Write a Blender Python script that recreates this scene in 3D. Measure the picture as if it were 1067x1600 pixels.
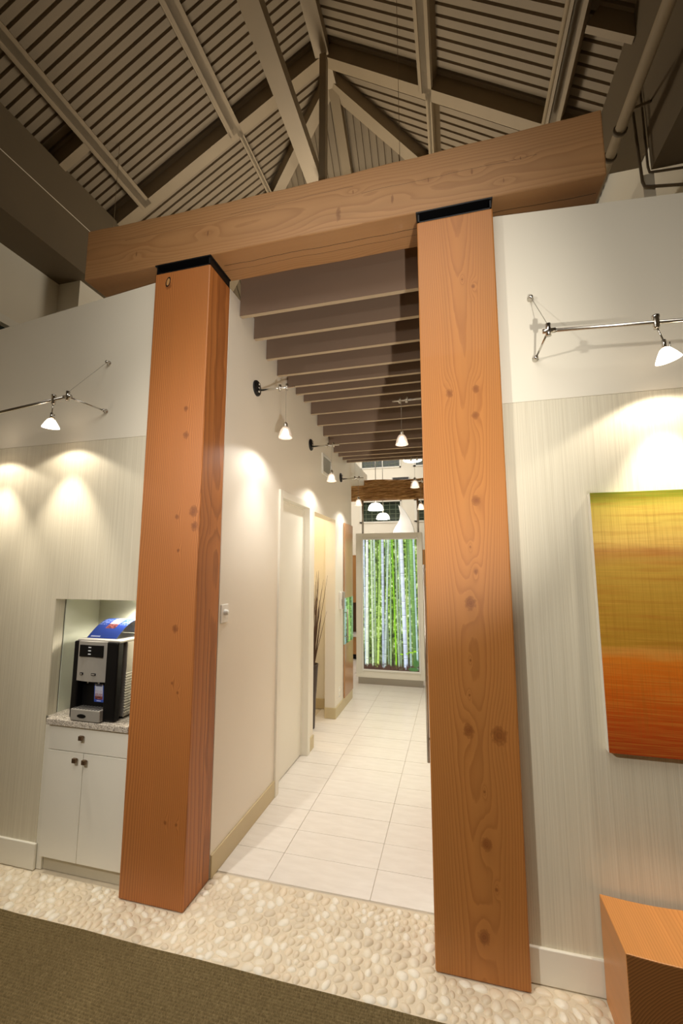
import bpy, math, random
import numpy as np
from mathutils import Vector
random.seed(7); rng = np.random.default_rng(7)
for o in list(bpy.data.objects): bpy.data.objects.remove(o)
SC = bpy.context.scene
COL = SC.collection

# ------------------------------------------------------------------ camera
cd = bpy.data.cameras.new('camera'); cam = bpy.data.objects.new('camera', cd); COL.objects.link(cam)
cam.location = (0, 0, 1.8)
cam.rotation_euler = (math.radians(90 + 7.38), 0, math.radians(14.6))
cd.sensor_fit = 'VERTICAL'; cd.sensor_height = 36; cd.lens = 669.93 / 1600 * 36
cd.clip_start = 0.05; cd.clip_end = 100
SC.camera = cam

# ------------------------------------------------------------------ view, world, lights
SC.view_settings.view_transform = 'Standard'; SC.view_settings.look = 'None'
SC.view_settings.exposure = 0.0; SC.view_settings.gamma = 1.0
SC.view_settings.use_curve_mapping = False
SC.cycles.max_bounces = 8; SC.cycles.diffuse_bounces = 4; SC.cycles.glossy_bounces = 4
SC.cycles.sample_clamp_indirect = 4.0
wd = bpy.data.worlds.new('world'); SC.world = wd; wd.use_nodes = True
wd.node_tree.nodes['Background'].inputs[0].default_value = (0.02, 0.025, 0.035, 1)
wd.node_tree.nodes['Background'].inputs[1].default_value = 1.0

def aim(o, target):
    d = Vector(target) - o.location
    o.rotation_euler = d.to_track_quat('-Z', 'Y').to_euler()

def lamp(name, kind, loc, watts, color=(1, .82, .6), target=None, size=.05, spot=None, blend=.3, sy=None):
    l = bpy.data.lights.new(name, kind); l.energy = watts; l.color = color
    if kind == 'AREA':
        l.size = size
        if sy: l.shape = 'RECTANGLE'; l.size_y = sy
    else: l.shadow_soft_size = size
    if spot: l.spot_size = math.radians(spot); l.spot_blend = blend
    o = bpy.data.objects.new(name, l); COL.objects.link(o); o.location = loc
    if target is not None: aim(o, target)
    return o

WARM = (1.0, .90, .75); SOFT = (1.0, .945, .86); COOL = (1.0, .96, .91); HALL = (1.0, .955, .89)
# photographer's flash to the right of the camera, low: throws the rail's shadow up the wall and the post's shadow on the slats
lamp('flash', 'SPOT', (.68, -.75, .95), 385, SOFT, (-.55, 2.4, 2.85), .03, 46, .8)
# second soft lamp of the lobby, left of the camera
lamp('lobby_lamp_left', 'SPOT', (-2.0, -.35, 3.0), 255, SOFT, (-.1, 2.4, 1.0), .06, 100, 1.0)
# added soft fill for the lobby, above the camera and without a fixture
lamp('lobby_fill', 'AREA', (-.6, .1, 4.6), 58, SOFT, (-.6, .35, 0), 2.2)
# uplight standing on top of the hallway partitions, washing the roof
lamp('roof_uplight', 'AREA', (-1.25, 5.0, 4.1), 64, WARM, (-1.25, 4.2, 7.0), .8)
lamp('right_fill', 'POINT', (1.25, 3.7, 3.5), 1.2, WARM, None, .1)  # added fill, brightens the wall under the right bulkhead
# far room
lamp('far_room_lamp', 'AREA', (-1.6, 8.2, 4.6), 62, COOL, (-1.6, 8.4, 0), 2.4)
lamp('far_room_lamp_low', 'POINT', (-2.6, 7.6, 2.8), 16, COOL, None, .3)
# alcove and niche downlights
lamp('alcove_downlight', 'POINT', (-1.95, 4.75, 2.55), 16, (1, .80, .5), None, .06)
lamp('niche_downlight', 'SPOT', (-2.06, 2.53, 1.585), 26, (1, .93, .8), (-2.1, 2.5, .9), .03, 140, .6)

# ------------------------------------------------------------------ helpers: meshes
def lin(c):
    return tuple((v / 12.92 if v <= .04045 else ((v + .055) / 1.055) ** 2.4) for v in (x / 255 for x in c))

class MB:
    def __init__(s): s.v = []; s.f = []; s.m = []
    def add(s, vs, fs, mi=0):
        n = len(s.v); s.v += [tuple(p) for p in vs]; s.f += [tuple(i + n for i in f) for f in fs]; s.m += [mi] * len(fs); return s
    def box(s, x0, x1, y0, y1, z0, z1, mi=0):
        v = [(x, y, z) for z in (z0, z1) for y in (y0, y1) for x in (x0, x1)]
        return s.add(v, [(0, 2, 3, 1), (4, 5, 7, 6), (0, 1, 5, 4), (2, 6, 7, 3), (0, 4, 6, 2), (1, 3, 7, 5)], mi)
    def prism(s, p, q, w, h, mi=0):
        p, q, w, h = map(Vector, (p, q, w, h))
        v = [p - w / 2, p + w / 2, p + w / 2 + h, p - w / 2 + h, q - w / 2, q + w / 2, q + w / 2 + h, q - w / 2 + h]
        return s.add(v, [(0, 1, 2, 3), (4, 7, 6, 5), (0, 4, 5, 1), (1, 5, 6, 2), (2, 6, 7, 3), (3, 7, 4, 0)], mi)
    def extrude(s, pts, d, mi=0):
        n = len(pts); d = Vector(d); v = [Vector(p) for p in pts] + [Vector(p) + d for p in pts]
        return s.add(v, [tuple(range(n))[::-1], tuple(range(n, 2 * n))] + [(i, (i + 1) % n, n + (i + 1) % n, n + i) for i in range(n)], mi)
    def tube(s, pts, r, n=10, caps=True, mi=0):
        pts = [Vector(p) for p in pts]; k = len(pts); rs = r if isinstance(r, (list, tuple)) else [r] * k
        vs = []; up = None
        for i, p in enumerate(pts):
            t = (pts[min(i + 1, k - 1)] - pts[max(i - 1, 0)]).normalized()
            if up is None: up = t.orthogonal().normalized()
            up = (up - t * up.dot(t)).normalized(); b = t.cross(up)
            vs += [p + (up * math.cos(a) + b * math.sin(a)) * rs[i] for a in (2 * math.pi * j / n for j in range(n))]
        fs = [(i * n + j, i * n + (j + 1) % n, (i + 1) * n + (j + 1) % n, (i + 1) * n + j) for i in range(k - 1) for j in range(n)]
        if caps: fs += [tuple(range(n))[::-1], tuple((k - 1) * n + j for j in range(n))]
        return s.add(vs, fs, mi)
    def lathe(s, c, prof, n=24, axis=(0, 0, 1), mi=0):
        c = Vector(c); ax = Vector(axis).normalized(); u = ax.orthogonal().normalized(); w = ax.cross(u); k = len(prof); vs = []
        for r, h in prof:
            vs += [c + ax * h + (u * math.cos(a) + w * math.sin(a)) * r for a in (2 * math.pi * j / n for j in range(n))]
        return s.add(vs, [(i * n + j, i * n + (j + 1) % n, (i + 1) * n + (j + 1) % n, (i + 1) * n + j) for i in range(k - 1) for j in range(n)], mi)
    def build(s, name, mat, parent=None, smooth=False, bevel=0, segs=2, origin=None):
        if parent is None:
            if origin is None:
                a = np.array(s.v); lo, hi = a.min(0), a.max(0); origin = ((lo[0] + hi[0]) / 2, (lo[1] + hi[1]) / 2, lo[2])
        else: origin = tuple(root_loc(parent))
        me = bpy.data.meshes.new(name)
        me.from_pydata([(p[0] - origin[0], p[1] - origin[1], p[2] - origin[2]) for p in s.v], [], s.f)
        for m in (mat if isinstance(mat, (list, tuple)) else [mat]): me.materials.append(m)
        me.polygons.foreach_set('material_index', s.m)
        if smooth: me.polygons.foreach_set('use_smooth', [True] * len(s.f))
        me.update()
        o = bpy.data.objects.new(name, me); COL.objects.link(o)
        if parent is None: o.location = origin
        else: o.parent = parent
        if bevel:
            b = o.modifiers.new('bevel', 'BEVEL'); b.width = bevel; b.segments = segs; b.limit_method = 'ANGLE'
        return o

def root_loc(o):
    while o.parent is not None: o = o.parent
    return o.location

def empty(name, loc):
    o = bpy.data.objects.new(name, None); COL.objects.link(o); o.location = loc; o.empty_display_size = .1; return o
def tag(o, label, cat, group=None):
    o['label'] = label; o['category'] = cat
    if group: o['group'] = group
    return o
def struct(o, label=None):
    o['kind'] = 'structure'
    if label: o['label'] = label
    return o
def thing(name, loc, label, cat, group=None): return tag(empty(name, loc), label, cat, group)
def box(name, mat, b, parent=None, bevel=0): return MB().box(*b).build(name, mat, parent, bevel=bevel)
def copy_tree(o, delta, parent=None):
    c = o.copy(); COL.objects.link(c)
    if parent is None: c.location = Vector(o.location) + Vector(delta)
    else: c.parent = parent
    for ch in o.children: copy_tree(ch, delta, c)
    return c

# ------------------------------------------------------------------ helpers: materials
class NT:
    def __init__(s, name):
        s.mat = bpy.data.materials.new(name); s.mat.use_nodes = True; s.t = s.mat.node_tree; s.n = s.t.nodes
        s.b = s.n['Principled BSDF']; s.tc = None
    def set(s, node, key, val):
        if isinstance(val, bpy.types.NodeSocket): s.t.links.new(val, node.inputs[key])
        elif val is not None:
            if isinstance(val, tuple) and len(val) == 3 and node.inputs[key].type == 'RGBA': val = (*val, 1)
            node.inputs[key].default_value = val
    def obj(s):
        if s.tc is None: s.tc = s.n.new('ShaderNodeTexCoord')
        return s.tc.outputs['Object']
    def math(s, op, a, b=None, c=None, clamp=False):
        x = s.n.new('ShaderNodeMath'); x.operation = op; x.use_clamp = clamp
        for i, v in enumerate((a, b, c)):
            if v is not None: s.set(x, i, v)
        return x.outputs[0]
    def sep(s, v):
        x = s.n.new('ShaderNodeSeparateXYZ'); s.set(x, 0, v); return x.outputs
    def comb(s, x, y, z):
        k = s.n.new('ShaderNodeCombineXYZ'); s.set(k, 0, x); s.set(k, 1, y); s.set(k, 2, z); return k.outputs[0]
    def scale(s, v, sc):
        m = s.n.new('ShaderNodeMapping'); s.set(m, 'Vector', v); m.inputs['Scale'].default_value = sc; return m.outputs[0]
    def noise(s, v, scale=5, detail=3, rough=.5, color=False):
        x = s.n.new('ShaderNodeTexNoise'); s.set(x, 'Vector', v); x.inputs['Scale'].default_value = scale
        x.inputs['Detail'].default_value = detail; x.inputs['Roughness'].default_value = rough
        return x.outputs[1 if color else 0]
    def voro(s, v, scale=5, out=0):
        x = s.n.new('ShaderNodeTexVoronoi'); s.set(x, 'Vector', v); x.inputs['Scale'].default_value = scale; return x.outputs[out]
    def ramp(s, f, stops, interp='LINEAR'):
        r = s.n.new('ShaderNodeValToRGB'); s.set(r, 0, f); r.color_ramp.interpolation = interp; e = r.color_ramp.elements
        while len(e) < len(stops): e.new(.5)
        for el, (p, c) in zip(e, stops):
            el.position = p; el.color = (*c, 1) if len(c) == 3 else c
        return r.outputs[0]
    def mix(s, f, a, b, mode='MIX'):
        m = s.n.new('ShaderNodeMix'); m.data_type = 'RGBA'; m.blend_type = mode
        s.set(m, 0, f)
        for k, v in ((6, a), (7, b)):
            if isinstance(v, tuple): m.inputs[k].default_value = (*v, 1)
            else: s.t.links.new(v, m.inputs[k])
        return m.outputs[2]
    def bump(s, h, strength=.3, dist=.01):
        b = s.n.new('ShaderNodeBump'); s.set(b, 'Height', h); b.inputs['Strength'].default_value = strength; b.inputs['Distance'].default_value = dist
        s.t.links.new(b.outputs[0], s.b.inputs['Normal'])
    def fin(s, color=None, rough=.5, metal=0, spec=None, coat=None, trans=None, emit=None, estr=None, ior=None):
        if color is not None: s.set(s.b, 'Base Color', color)
        s.set(s.b, 'Roughness', rough); s.set(s.b, 'Metallic', metal)
        if spec is not None: s.set(s.b, 'Specular IOR Level', spec)
        if coat is not None: s.set(s.b, 'Coat Weight', coat)
        if trans is not None: s.set(s.b, 'Transmission Weight', trans)
        if ior is not None: s.set(s.b, 'IOR', ior)
        if emit is not None: s.set(s.b, 'Emission Color', emit); s.set(s.b, 'Emission Strength', estr)
        return s.mat

def plain(name, rgb, rough=.5, metal=0, var=.06, scale=6, **k):
    n = NT(name); c = lin(rgb)
    f = n.noise(n.obj(), scale, 3)
    col = n.mix(f, tuple(v * (1 - var) for v in c), tuple(min(1, v * (1 + var)) for v in c))
    return n.fin(col, rough, metal, **k)

def emitter(name, rgb, strength, base=None):
    n = NT(name); return n.fin(base or lin(rgb), .4, emit=lin(rgb), estr=strength)

def timber(name, axis, light, dark, pith=(0, .13), period=.0085, wob=.03, knots=(), cracks=(), kax='a', kasp=1.25, taper=.022, late_amt=.55, rough=.5, coat=.06, hue=.25):
    """Solid timber: growth rings around a wandering pith line. axis = grain axis; (a, b) the two cross axes; knots sit at (a, along)."""
    n = NT(name); s = n.sep(n.obj()); ax = 'xyz'.index(axis); A, B = [i for i in range(3) if i != ax]
    al, a, b = s[ax], s[A], s[B]
    lowv = n.comb(n.math('MULTIPLY', a, .8), n.math('MULTIPLY', b, .8), n.math('MULTIPLY', al, 1.0))
    n1 = n.noise(lowv, .85, 1.5, .45); n2 = n.noise(n.scale(lowv, (1, 1, 1.2)), 1.8, 1.5, .5)
    fine = n.noise(n.comb(n.math('MULTIPLY', a, 9), n.math('MULTIPLY', b, 9), n.math('MULTIPLY', al, 1.2)), 2.2, 3)
    da = n.math('ADD', n.math('SUBTRACT', a, pith[0]), n.math('MULTIPLY', n.math('SUBTRACT', n2, .5), wob * .8))
    db = n.math('ADD', n.math('SUBTRACT', b, pith[1]), n.math('ADD', n.math('MULTIPLY', al, taper), n.math('MULTIPLY', n.math('SUBTRACT', n1, .5), wob * 1.9)))
    r = n.math('SQRT', n.math('ADD', n.math('MULTIPLY', da, da), n.math('MULTIPLY', db, db)))
    r = n.math('ADD', r, n.math('MULTIPLY', n.math('SUBTRACT', fine, .5), .007))
    kd = None; kc = None; kq = a if kax == 'a' else b
    for (ka, kz, ks) in knots:
        u = n.math('DIVIDE', n.math('SUBTRACT', kq, ka), ks); w = n.math('DIVIDE', n.math('SUBTRACT', al, kz), ks * kasp)
        d = n.math('SQRT', n.math('ADD', n.math('MULTIPLY', u, u), n.math('MULTIPLY', w, w)))
        kd = d if kd is None else n.math('MINIMUM', kd, d)
        w2 = n.math('DIVIDE', n.math('SUBTRACT', al, kz), ks * 4.5); u2 = n.math('DIVIDE', n.math('SUBTRACT', kq, ka), ks * 1.7)
        g = n.math('POWER', 2.718, n.math('MULTIPLY', n.math('ADD', n.math('MULTIPLY', u2, u2), n.math('MULTIPLY', w2, w2)), -1.0))
        kc = g if kc is None else n.math('ADD', kc, g)
    if kc is not None: r = n.math('ADD', r, n.math('MULTIPLY', kc, .014))
    fr = n.math('FRACT', n.math('DIVIDE', r, period))
    late = n.ramp(fr, [(0, (.1,) * 3), (.55, (.42,) * 3), (.86, (1,) * 3), (.95, (.7,) * 3), (1, (.1,) * 3)])
    broad = n.noise(n.comb(n.math('MULTIPLY', a, 14), n.math('MULTIPLY', b, 14), n.math('MULTIPLY', al, .5)), 1.4, 3)
    mott = n.noise(n.comb(a, b, n.math('MULTIPLY', al, .6)), 2.2, 2)
    cl, cdk = lin(light), lin(dark)
    base = n.mix(n.math('MULTIPLY', late, late_amt), cl, cdk)
    base = n.mix(n.math('MULTIPLY', n.math('SUBTRACT', broad, .35, clamp=True), 1.1), base, tuple(v * .72 for v in cl))
    base = n.mix(n.math('MULTIPLY', n.math('SUBTRACT', mott, .42, clamp=True), hue * 3), base, (cl[0] * .86, cl[1] * .68, cl[2] * .5))
    if kd is not None:
        kr = n.math('FRACT', n.math('MULTIPLY', n.math('ADD', kd, n.math('MULTIPLY', fine, .5)), 3.2))
        kcol = n.mix(n.math('MULTIPLY', kr, .6), tuple(v * 1.0 for v in cdk), tuple(v * .5 for v in cdk))
        m = n.ramp(n.math('ADD', kd, n.math('MULTIPLY', n.math('SUBTRACT', n.noise(n.obj(), 55, 3), .5), 1.1)), [(0, (.95,) * 3), (.6, (.7,) * 3), (1, (.25,) * 3), (1.0, (0,) * 3)])
        base = n.mix(m, base, kcol)
    for (pos, c0, c1, wdt, on) in cracks:   # a drying crack: thin line along the grain at cross position pos of axis 'a' or 'b'
        q = a if on == 'a' else b
        line = n.math('ABSOLUTE', n.math('ADD', n.math('SUBTRACT', q, pos), n.math('MULTIPLY', n.math('SUBTRACT', n.noise(n.comb(0, 0, al), 3.0, 3), .5), .035)))
        m = n.math('LESS_THAN', line, wdt)
        m = n.math('MULTIPLY', m, n.math('MULTIPLY', n.math('GREATER_THAN', al, c0), n.math('LESS_THAN', al, c1)))
        base = n.mix(n.math('MULTIPLY', m, .85), base, tuple(v * .12 for v in cdk))
    n.bump(late, .12, .002)
    return n.fin(base, rough, coat=coat)

# ---- paints, metals
M = {}
M['paint'] = plain('cream_paint', (238, 231, 213), .6, var=.02, scale=2)
M['paint_hall'] = plain('hall_paint', (238, 231, 216), .42, var=.02, scale=2)
M['trim'] = plain('trim_paint', (238, 234, 220), .35, var=.02)
M['base_tan'] = plain('tan_baseboard', (206, 190, 150), .4, var=.03)
M['white'] = plain('white_laminate', (240, 236, 222), .35, var=.015)
M['white_gloss'] = plain('white_lacquer', (240, 238, 230), .25, var=.01)
M['chrome'] = plain('brushed_steel', (200, 196, 188), .22, 1, var=.05)
M['steel'] = plain('satin_steel', (178, 172, 162), .35, 1, var=.05)
M['darksteel'] = plain('black_steel', (26, 25, 26), .45, .4, var=.2)
M['black'] = plain('black_plastic', (16, 15, 15), .42, var=.1, spec=.2)
M['silver'] = plain('silver_plastic', (176, 172, 164), .38, .35, var=.03)
M['roofpaint'] = plain('roof_paint', (150, 132, 104), .65, var=.12, scale=3)
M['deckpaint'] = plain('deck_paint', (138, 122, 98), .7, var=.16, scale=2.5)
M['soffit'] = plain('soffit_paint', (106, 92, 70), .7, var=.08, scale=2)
M['bronze'] = plain('bronze_knob', (120, 98, 76), .35, .8, var=.1)
M['slat'] = plain('brown_slat', (128, 106, 88), .65, var=.06, scale=3)
M['slat_edge'] = plain('tan_slat_edge', (182, 162, 134), .6, var=.04)
M['cherry'] = timber('maple_panel', 'z', (202, 148, 88), (168, 112, 62), (.4, .6), .02, rough=.3)
M['cable'] = plain('grey_cable', (150, 142, 128), .5, .3)

def wallcovering():
    n = NT('string_wallcovering'); o = n.obj()
    a = n.noise(n.scale(o, (300, 300, 1.4)), 1, 2, .6); b = n.noise(n.scale(o, (170, 170, .6)), 1, 2); c = n.noise(n.scale(o, (900, 900, 5)), 1, 1)
    f = n.math('ADD', n.math('MULTIPLY', a, .5), n.math('ADD', n.math('MULTIPLY', b, .2), n.math('MULTIPLY', c, .25)))
    col = n.ramp(f, [(.28, lin((206, 197, 174))), (.5, lin((225, 217, 194))), (.75, lin((240, 233, 213)))])
    n.bump(f, .35, .004)
    return n.fin(col, .55, spec=.4)
M['cover'] = wallcovering()

def granite():
    n = NT('speckled_granite'); o = n.obj()
    v = n.voro(o, 260, 1); bw = n.sep(v)[0]; big = n.noise(o, 30, 3)
    f = n.math('ADD', n.math('MULTIPLY', bw, .75), n.math('MULTIPLY', big, .35))
    col = n.ramp(f, [(.1, lin((70, 64, 58))), (.3, lin((150, 140, 128))), (.55, lin((200, 190, 175))), (.9, lin((228, 220, 206)))])
    return n.fin(col, .2)
M['granite'] = granite()

def tile():
    n = NT('cream_floor_tile'); o = n.obj()
    f = n.noise(n.scale(o, (2, 8, 2)), 3, 4)
    return n.fin(n.ramp(f, [(.3, lin((226, 219, 208))), (.7, lin((235, 229, 219)))]), .28, spec=.45)
M['tile'] = tile()
M['grout'] = plain('tile_grout', (206, 194, 174), .85)
M['bed'] = plain('pebble_grout', (222, 209, 184), .85, var=.12, scale=20)
PEB = [plain('pebble_stone', c, .38, var=.07, scale=18) for c in ((238, 227, 204), (228, 214, 188), (243, 236, 218), (222, 208, 183), (234, 219, 192))]

def carpet():
    n = NT('olive_carpet'); o = n.obj()
    a = n.noise(n.scale(o, (160, 60, 60)), 1, 3, .7); b = n.noise(o, 2.2, 2); w = n.noise(n.scale(o, (900, 500, 500)), 1, 1)
    f = n.math('ADD', n.math('MULTIPLY', a, .6), n.math('MULTIPLY', w, .4))
    col = n.ramp(f, [(.3, lin((76, 64, 42))), (.5, lin((118, 102, 70))), (.72, lin((158, 140, 102)))])
    col = n.mix(n.math('MULTIPLY', b, .35), col, lin((100, 84, 52)))
    n.bump(f, .6, .006)
    return n.fin(col, .95, spec=.1)
M['carpet'] = carpet()

def glass(name, tint, rough=.05):
    n = NT(name); return n.fin(tint, rough, trans=.9, ior=1.45)

# ================================================================== STRUCTURE
W = 2.28                        # front face of the partition wall
XL, XR = -1.44, -.14            # hallway wall faces
LP = (-1.842, -1.437); RP = (-.14, .262); PF, PB = 2.21, 2.462; PH = 3.715

# ---- floors
b = MB().box(-5, 3.2, 1.985, 2.535, -.06, -.0045)
fl = struct(b.build('floor', M['bed']), 'cream pebble strip set in pale grout')
# pebbles: centroidal cells fill the strip, each pebble is an ellipsoid fitted to its cell
def inside(p):
    x, y = p[:, 0], p[:, 1]
    a = (y > 2.0) & (y < 2.262) & (x > -3.3) & (x < 1.75)
    a |= (x > XL) & (x < XR) & (y > 2.2) & (y < 2.525)
    for q in (LP, RP): a &= ~((x > q[0] - .004) & (x < q[1] + .004) & (y > PF - .004) & (y < PB + .01))
    a &= ~((x < -1.84) & (x > -2.5) & (y > 2.262))
    return a
smp = rng.uniform((-3.3, 2.0), (1.75, 2.53), (76000, 2)); smp = smp[inside(smp)]
NP = 700
cen = smp[rng.choice(len(smp), NP, replace=False)].copy()
for it in range(9):
    d = ((smp[:, None, :] - cen[None]) ** 2).sum(2) if len(smp) * NP < 3e7 else None
    if d is None:
        idx = np.concatenate([((smp[i:i + 8000, None, :] - cen[None]) ** 2).sum(2).argmin(1) for i in range(0, len(smp), 8000)])
    else: idx = d.argmin(1)
    cnt = np.bincount(idx, minlength=NP).clip(1)
    new = np.stack([np.bincount(idx, smp[:, k], NP) / cnt for k in (0, 1)], 1); cen = cen + (new - cen) * (.75 if it < 8 else 0)
stones = []
for i in range(NP):
    q = smp[idx == i]
    if len(q) < 8: continue
    c = q.mean(0); cv = np.cov((q - c).T); ev, vec = np.linalg.eigh(cv)
    s = random.uniform(.82, .94)
    st = random.uniform(1.0, 1.15)
    stones.append((c[0], c[1], 2 * math.sqrt(ev[1]) * s * st ** .5 * .97, 2 * math.sqrt(ev[0]) * s / st ** .5, math.atan2(vec[1, 1], vec[0, 1])))
def pebble_mesh(k, mat):
    r = random.Random(k); n = 10; prof = [(1.0, 0), (.95, .34), (.78, .66), (.45, .9)]
    ph = [r.uniform(0, 6.28) for _ in range(3)]
    rad = [1 + .07 * math.cos(2 * math.pi * j / n * 2 + ph[0]) + .06 * math.cos(2 * math.pi * j / n * 3 + ph[1]) for j in range(n)]
    vs = [(rr * rad[j] * math.cos(2 * math.pi * j / n), rr * rad[j] * math.sin(2 * math.pi * j / n), h) for rr, h in prof for j in range(n)] + [(0, 0, 1)]
    fs = [(i * n + j, i * n + (j + 1) % n, (i + 1) * n + (j + 1) % n, (i + 1) * n + j) for i in range(3) for j in range(n)] + [(3 * n + j, 3 * n + (j + 1) % n, 4 * n) for j in range(n)]
    return vs, fs
PM = []
for k in range(10):
    vs, fs = pebble_mesh(k, None); me = bpy.data.meshes.new('pebble'); me.from_pydata(vs, [], fs); me.materials.append(PEB[k % 5])
    me.polygons.foreach_set('use_smooth', [True] * len(fs)); me.update(); PM.append(me)
def showy(s): return s[2] * s[3] / ((s[0]) ** 2 + s[1] ** 2 + 3.2) * (1 if -2.6 < s[0] < .95 else .2) * (.5 if s[0] > .55 and s[1] < 2.2 else 1)
stones.sort(key=showy, reverse=True)
rest = MB()
for k, (x, y, a, b_, an) in enumerate(stones):
    h = min(a, b_) * .34; kk = random.randrange(10)
    if k < 298:
        o = bpy.data.objects.new('pebble', PM[kk]); COL.objects.link(o); o.parent = fl
        o.location = Vector((x, y, -.010)) - fl.location; o.rotation_euler = (0, 0, an); o.scale = (a, b_, h + .01)
    else:
        vs, fs = pebble_mesh(kk, None); ca, sa = math.cos(an), math.sin(an)
        rest.add([(x + ca * p[0] * a - sa * p[1] * b_, y + sa * p[0] * a + ca * p[1] * b_, -.01 + p[2] * (h + .01)) for p in vs], fs, kk % 5)
o = rest.build('small_pebbles', PEB, fl, smooth=True); o['kind'] = 'stuff'

b = MB().box(-5, 3.2, 2.535, 11, -.06, -.006)
tf = struct(b.build('floor.001', M['grout']), 'pale cream tiled hallway floor')
tme = bpy.data.meshes.new('tile')
m_ = MB().box(-.2985, .2985, -.1235, .1235, -.006, 0)
tme.from_pydata(m_.v, [], m_.f); tme.materials.append(M['tile']); tme.update()
xs = [-.503 + .6 * k - .3 for k in range(-4, 3)]; nt = 0
for j in range(31):
    yc = 2.5455 + .25 * j + .125
    for x in xs:
        if yc < 6.1 and not (-1.75 < x < 0): continue
        if yc > 6.1 and not (-3.2 < x < .4): continue
        if nt >= 296: break
        o = bpy.data.objects.new('tile', tme); COL.objects.link(o); o.parent = tf; nt += 1
        o.location = Vector((x, yc, random.uniform(-.0006, .0004))) - tf.location; o.rotation_euler = (random.uniform(-.0015, .0015), random.uniform(-.001, .001), 0)

# carpet with woven ribs: rows of real loops' ridges
cb = MB(); y = 1.998; rows = []; p = .0135; prof = [(0, -.004), (.18, .0), (.4, .0028), (.62, .0028), (.84, 0)]
while y > -3.6:
    pp = p if y > .55 else .12
    for (f, h) in prof: rows.append((y - f * pp, h if y > .55 else 0))
    y -= pp
nx = 40; X = np.linspace(-5, 3.2, nx)
vs = [(x, yy + .0016 * math.sin(x * 9.1 + yy * 3) + .001 * math.sin(x * 23), z) for yy, z in rows for x in X]
fs = [(i * nx + j, i * nx + j + 1, (i + 1) * nx + j + 1, (i + 1) * nx + j) for i in range(len(rows) - 1) for j in range(nx - 1)]
fs = [f[::-1] for f in fs]
cb.add(vs, fs)
ca = cb.build('floor.002', M['carpet'], smooth=True); struct(ca, 'olive brown ribbed carpet running up to the pebble strip')

# ---- partition wall, left of the portal (with a niche) and right of it
WT = .40
def ztop_l(x): return 3.715 + (x + 1.9) * (3.715 - 3.577) / 1.35
def ztop_r(x): return 3.72 + (x - .27) * (3.652 - 3.72) / .893
ZB = 2.645                      # top of the wallcovering
NX0, NX1, NZ0, NZ1 = -2.515, -1.874, .838, 1.598
wl = MB()
def wall_poly(mb, pts, y0, y1): mb.extrude([(x, y0, z) for x, z in pts], (0, y1 - y0, 0))
wall_poly(wl, [(-5, ZB), (LP[0] - .001, ZB), (LP[0] - .001, ztop_l(LP[0])), (-5, ztop_l(-5))], W, W + .15)
wl.box(-5, NX0, W + .004, W + .15, 0, ZB)
wl.box(NX1, LP[0] - .001, W + .004, W + .15, 0, ZB)
wl.box(NX0, NX1, W + .004, W + .15, NZ1, ZB)
wl = struct(wl.build('wall_front', M['paint']), 'cream painted partition wall left of the portal')
cv = MB()
cv.box(-5, NX0, W, W + .004, 0, ZB - .002); cv.box(NX1, LP[0] - .001, W, W + .004, 0, ZB - .002); cv.box(NX0, NX1, W, W + .004, NZ1, ZB - .002)
cv.build('wallcovering', M['cover'], wl)
nb = MB()
nb.box(NX0 - .02, NX0, W + .004, 2.66, NZ0, NZ1 + .02); nb.box(NX1, NX1 + .02, W + .004, 2.66, NZ0, NZ1 + .02)
nb.box(NX0 - .02, NX1 + .02, 2.645, 2.665, NZ0, NZ1 + .02); nb.box(NX0, NX1, W + .15, 2.65, NZ1, NZ1 + .02)
nb.build('niche_lining', M['paint'], wl)
MB().box(NX0, NX0 + .003, W + .002, 2.35, NZ0 + .036, NZ1).build('niche_reveal', M['cover'], wl)
gl = NT('back_painted_glass').fin(lin((222, 224, 204)), .08, coat=.5)
gp = MB(); gp.box(NX0, NX0 + .006, 2.357, 2.645, NZ0 + .037, NZ1 - .001); gp.box(NX0 + .006, NX1, 2.639, 2.645, NZ0 + .037, NZ1 - .001)
gp.build('glass_backsplash', gl, wl)
wr = MB()
wall_poly(wr, [(RP[1] + .001, ZB), (3.2, ZB), (3.2, ztop_r(3.2)), (RP[1] + .001, ztop_r(.262))], W, W + .15)
wr.box(RP[1] + .001, 3.2, W + .004, W + .15, 0, ZB)
wr = struct(wr.build('wall_front.001', M['paint']), 'cream painted partition wall right of the portal')
MB().box(RP[1] + .001, 3.2, W, W + .004, 0, ZB - .002).build('wallcovering', M['cover'], wr)
bl = struct(MB().box(-5, -2.5, W - .016, W, 0, .145).build('baseboard_front', M['trim'], bevel=.004))
br = struct(MB().box(RP[1] + .001, 3.2, W - .016, W, 0, .142).build('baseboard_front.001', M['trim'], bevel=.004))

# ---- hallway walls
HW0 = 2.47
def hall_top(y): return 3.72
dy0, dy1, dz1 = 3.455, 4.17, 2.405          # door opening
ay0, ay1, az1 = 4.375, 5.22, 2.40           # alcove opening
T = .13
hl = MB()
hl.box(XL - T, XL, HW0, dy0 - .03, 0, 3.72); hl.box(XL - T, XL, dy0 - .03, dy1 + .03, dz1 + .03, 3.72); hl.box(XL - T, XL, dy1 + .03, ay0, 0, 3.72)
hl.box(XL - T, XL, ay0, ay1, az1, 3.72); hl.box(XL - T, XL, ay1, 6.1, 0, 3.72)
hl = struct(hl.build('wall_left', M['paint_hall']), 'cream hallway wall with a door and an alcove opening')
al = MB(); al.box(-2.9, XL - T, 5.545, 5.6, 0, 3); al.box(-2.9, XL - T, ay0 - .18, ay0 - .12, 0, 3); al.box(-2.95, -2.9, ay0 - .18, 5.6, 0, 3); al.box(-2.9, XL - T, ay0 - .12, 5.545, 2.75, 2.8)
struct(al.build('wall_alcove', M['paint_hall']), 'cream walls of the alcove off the hallway')
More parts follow.
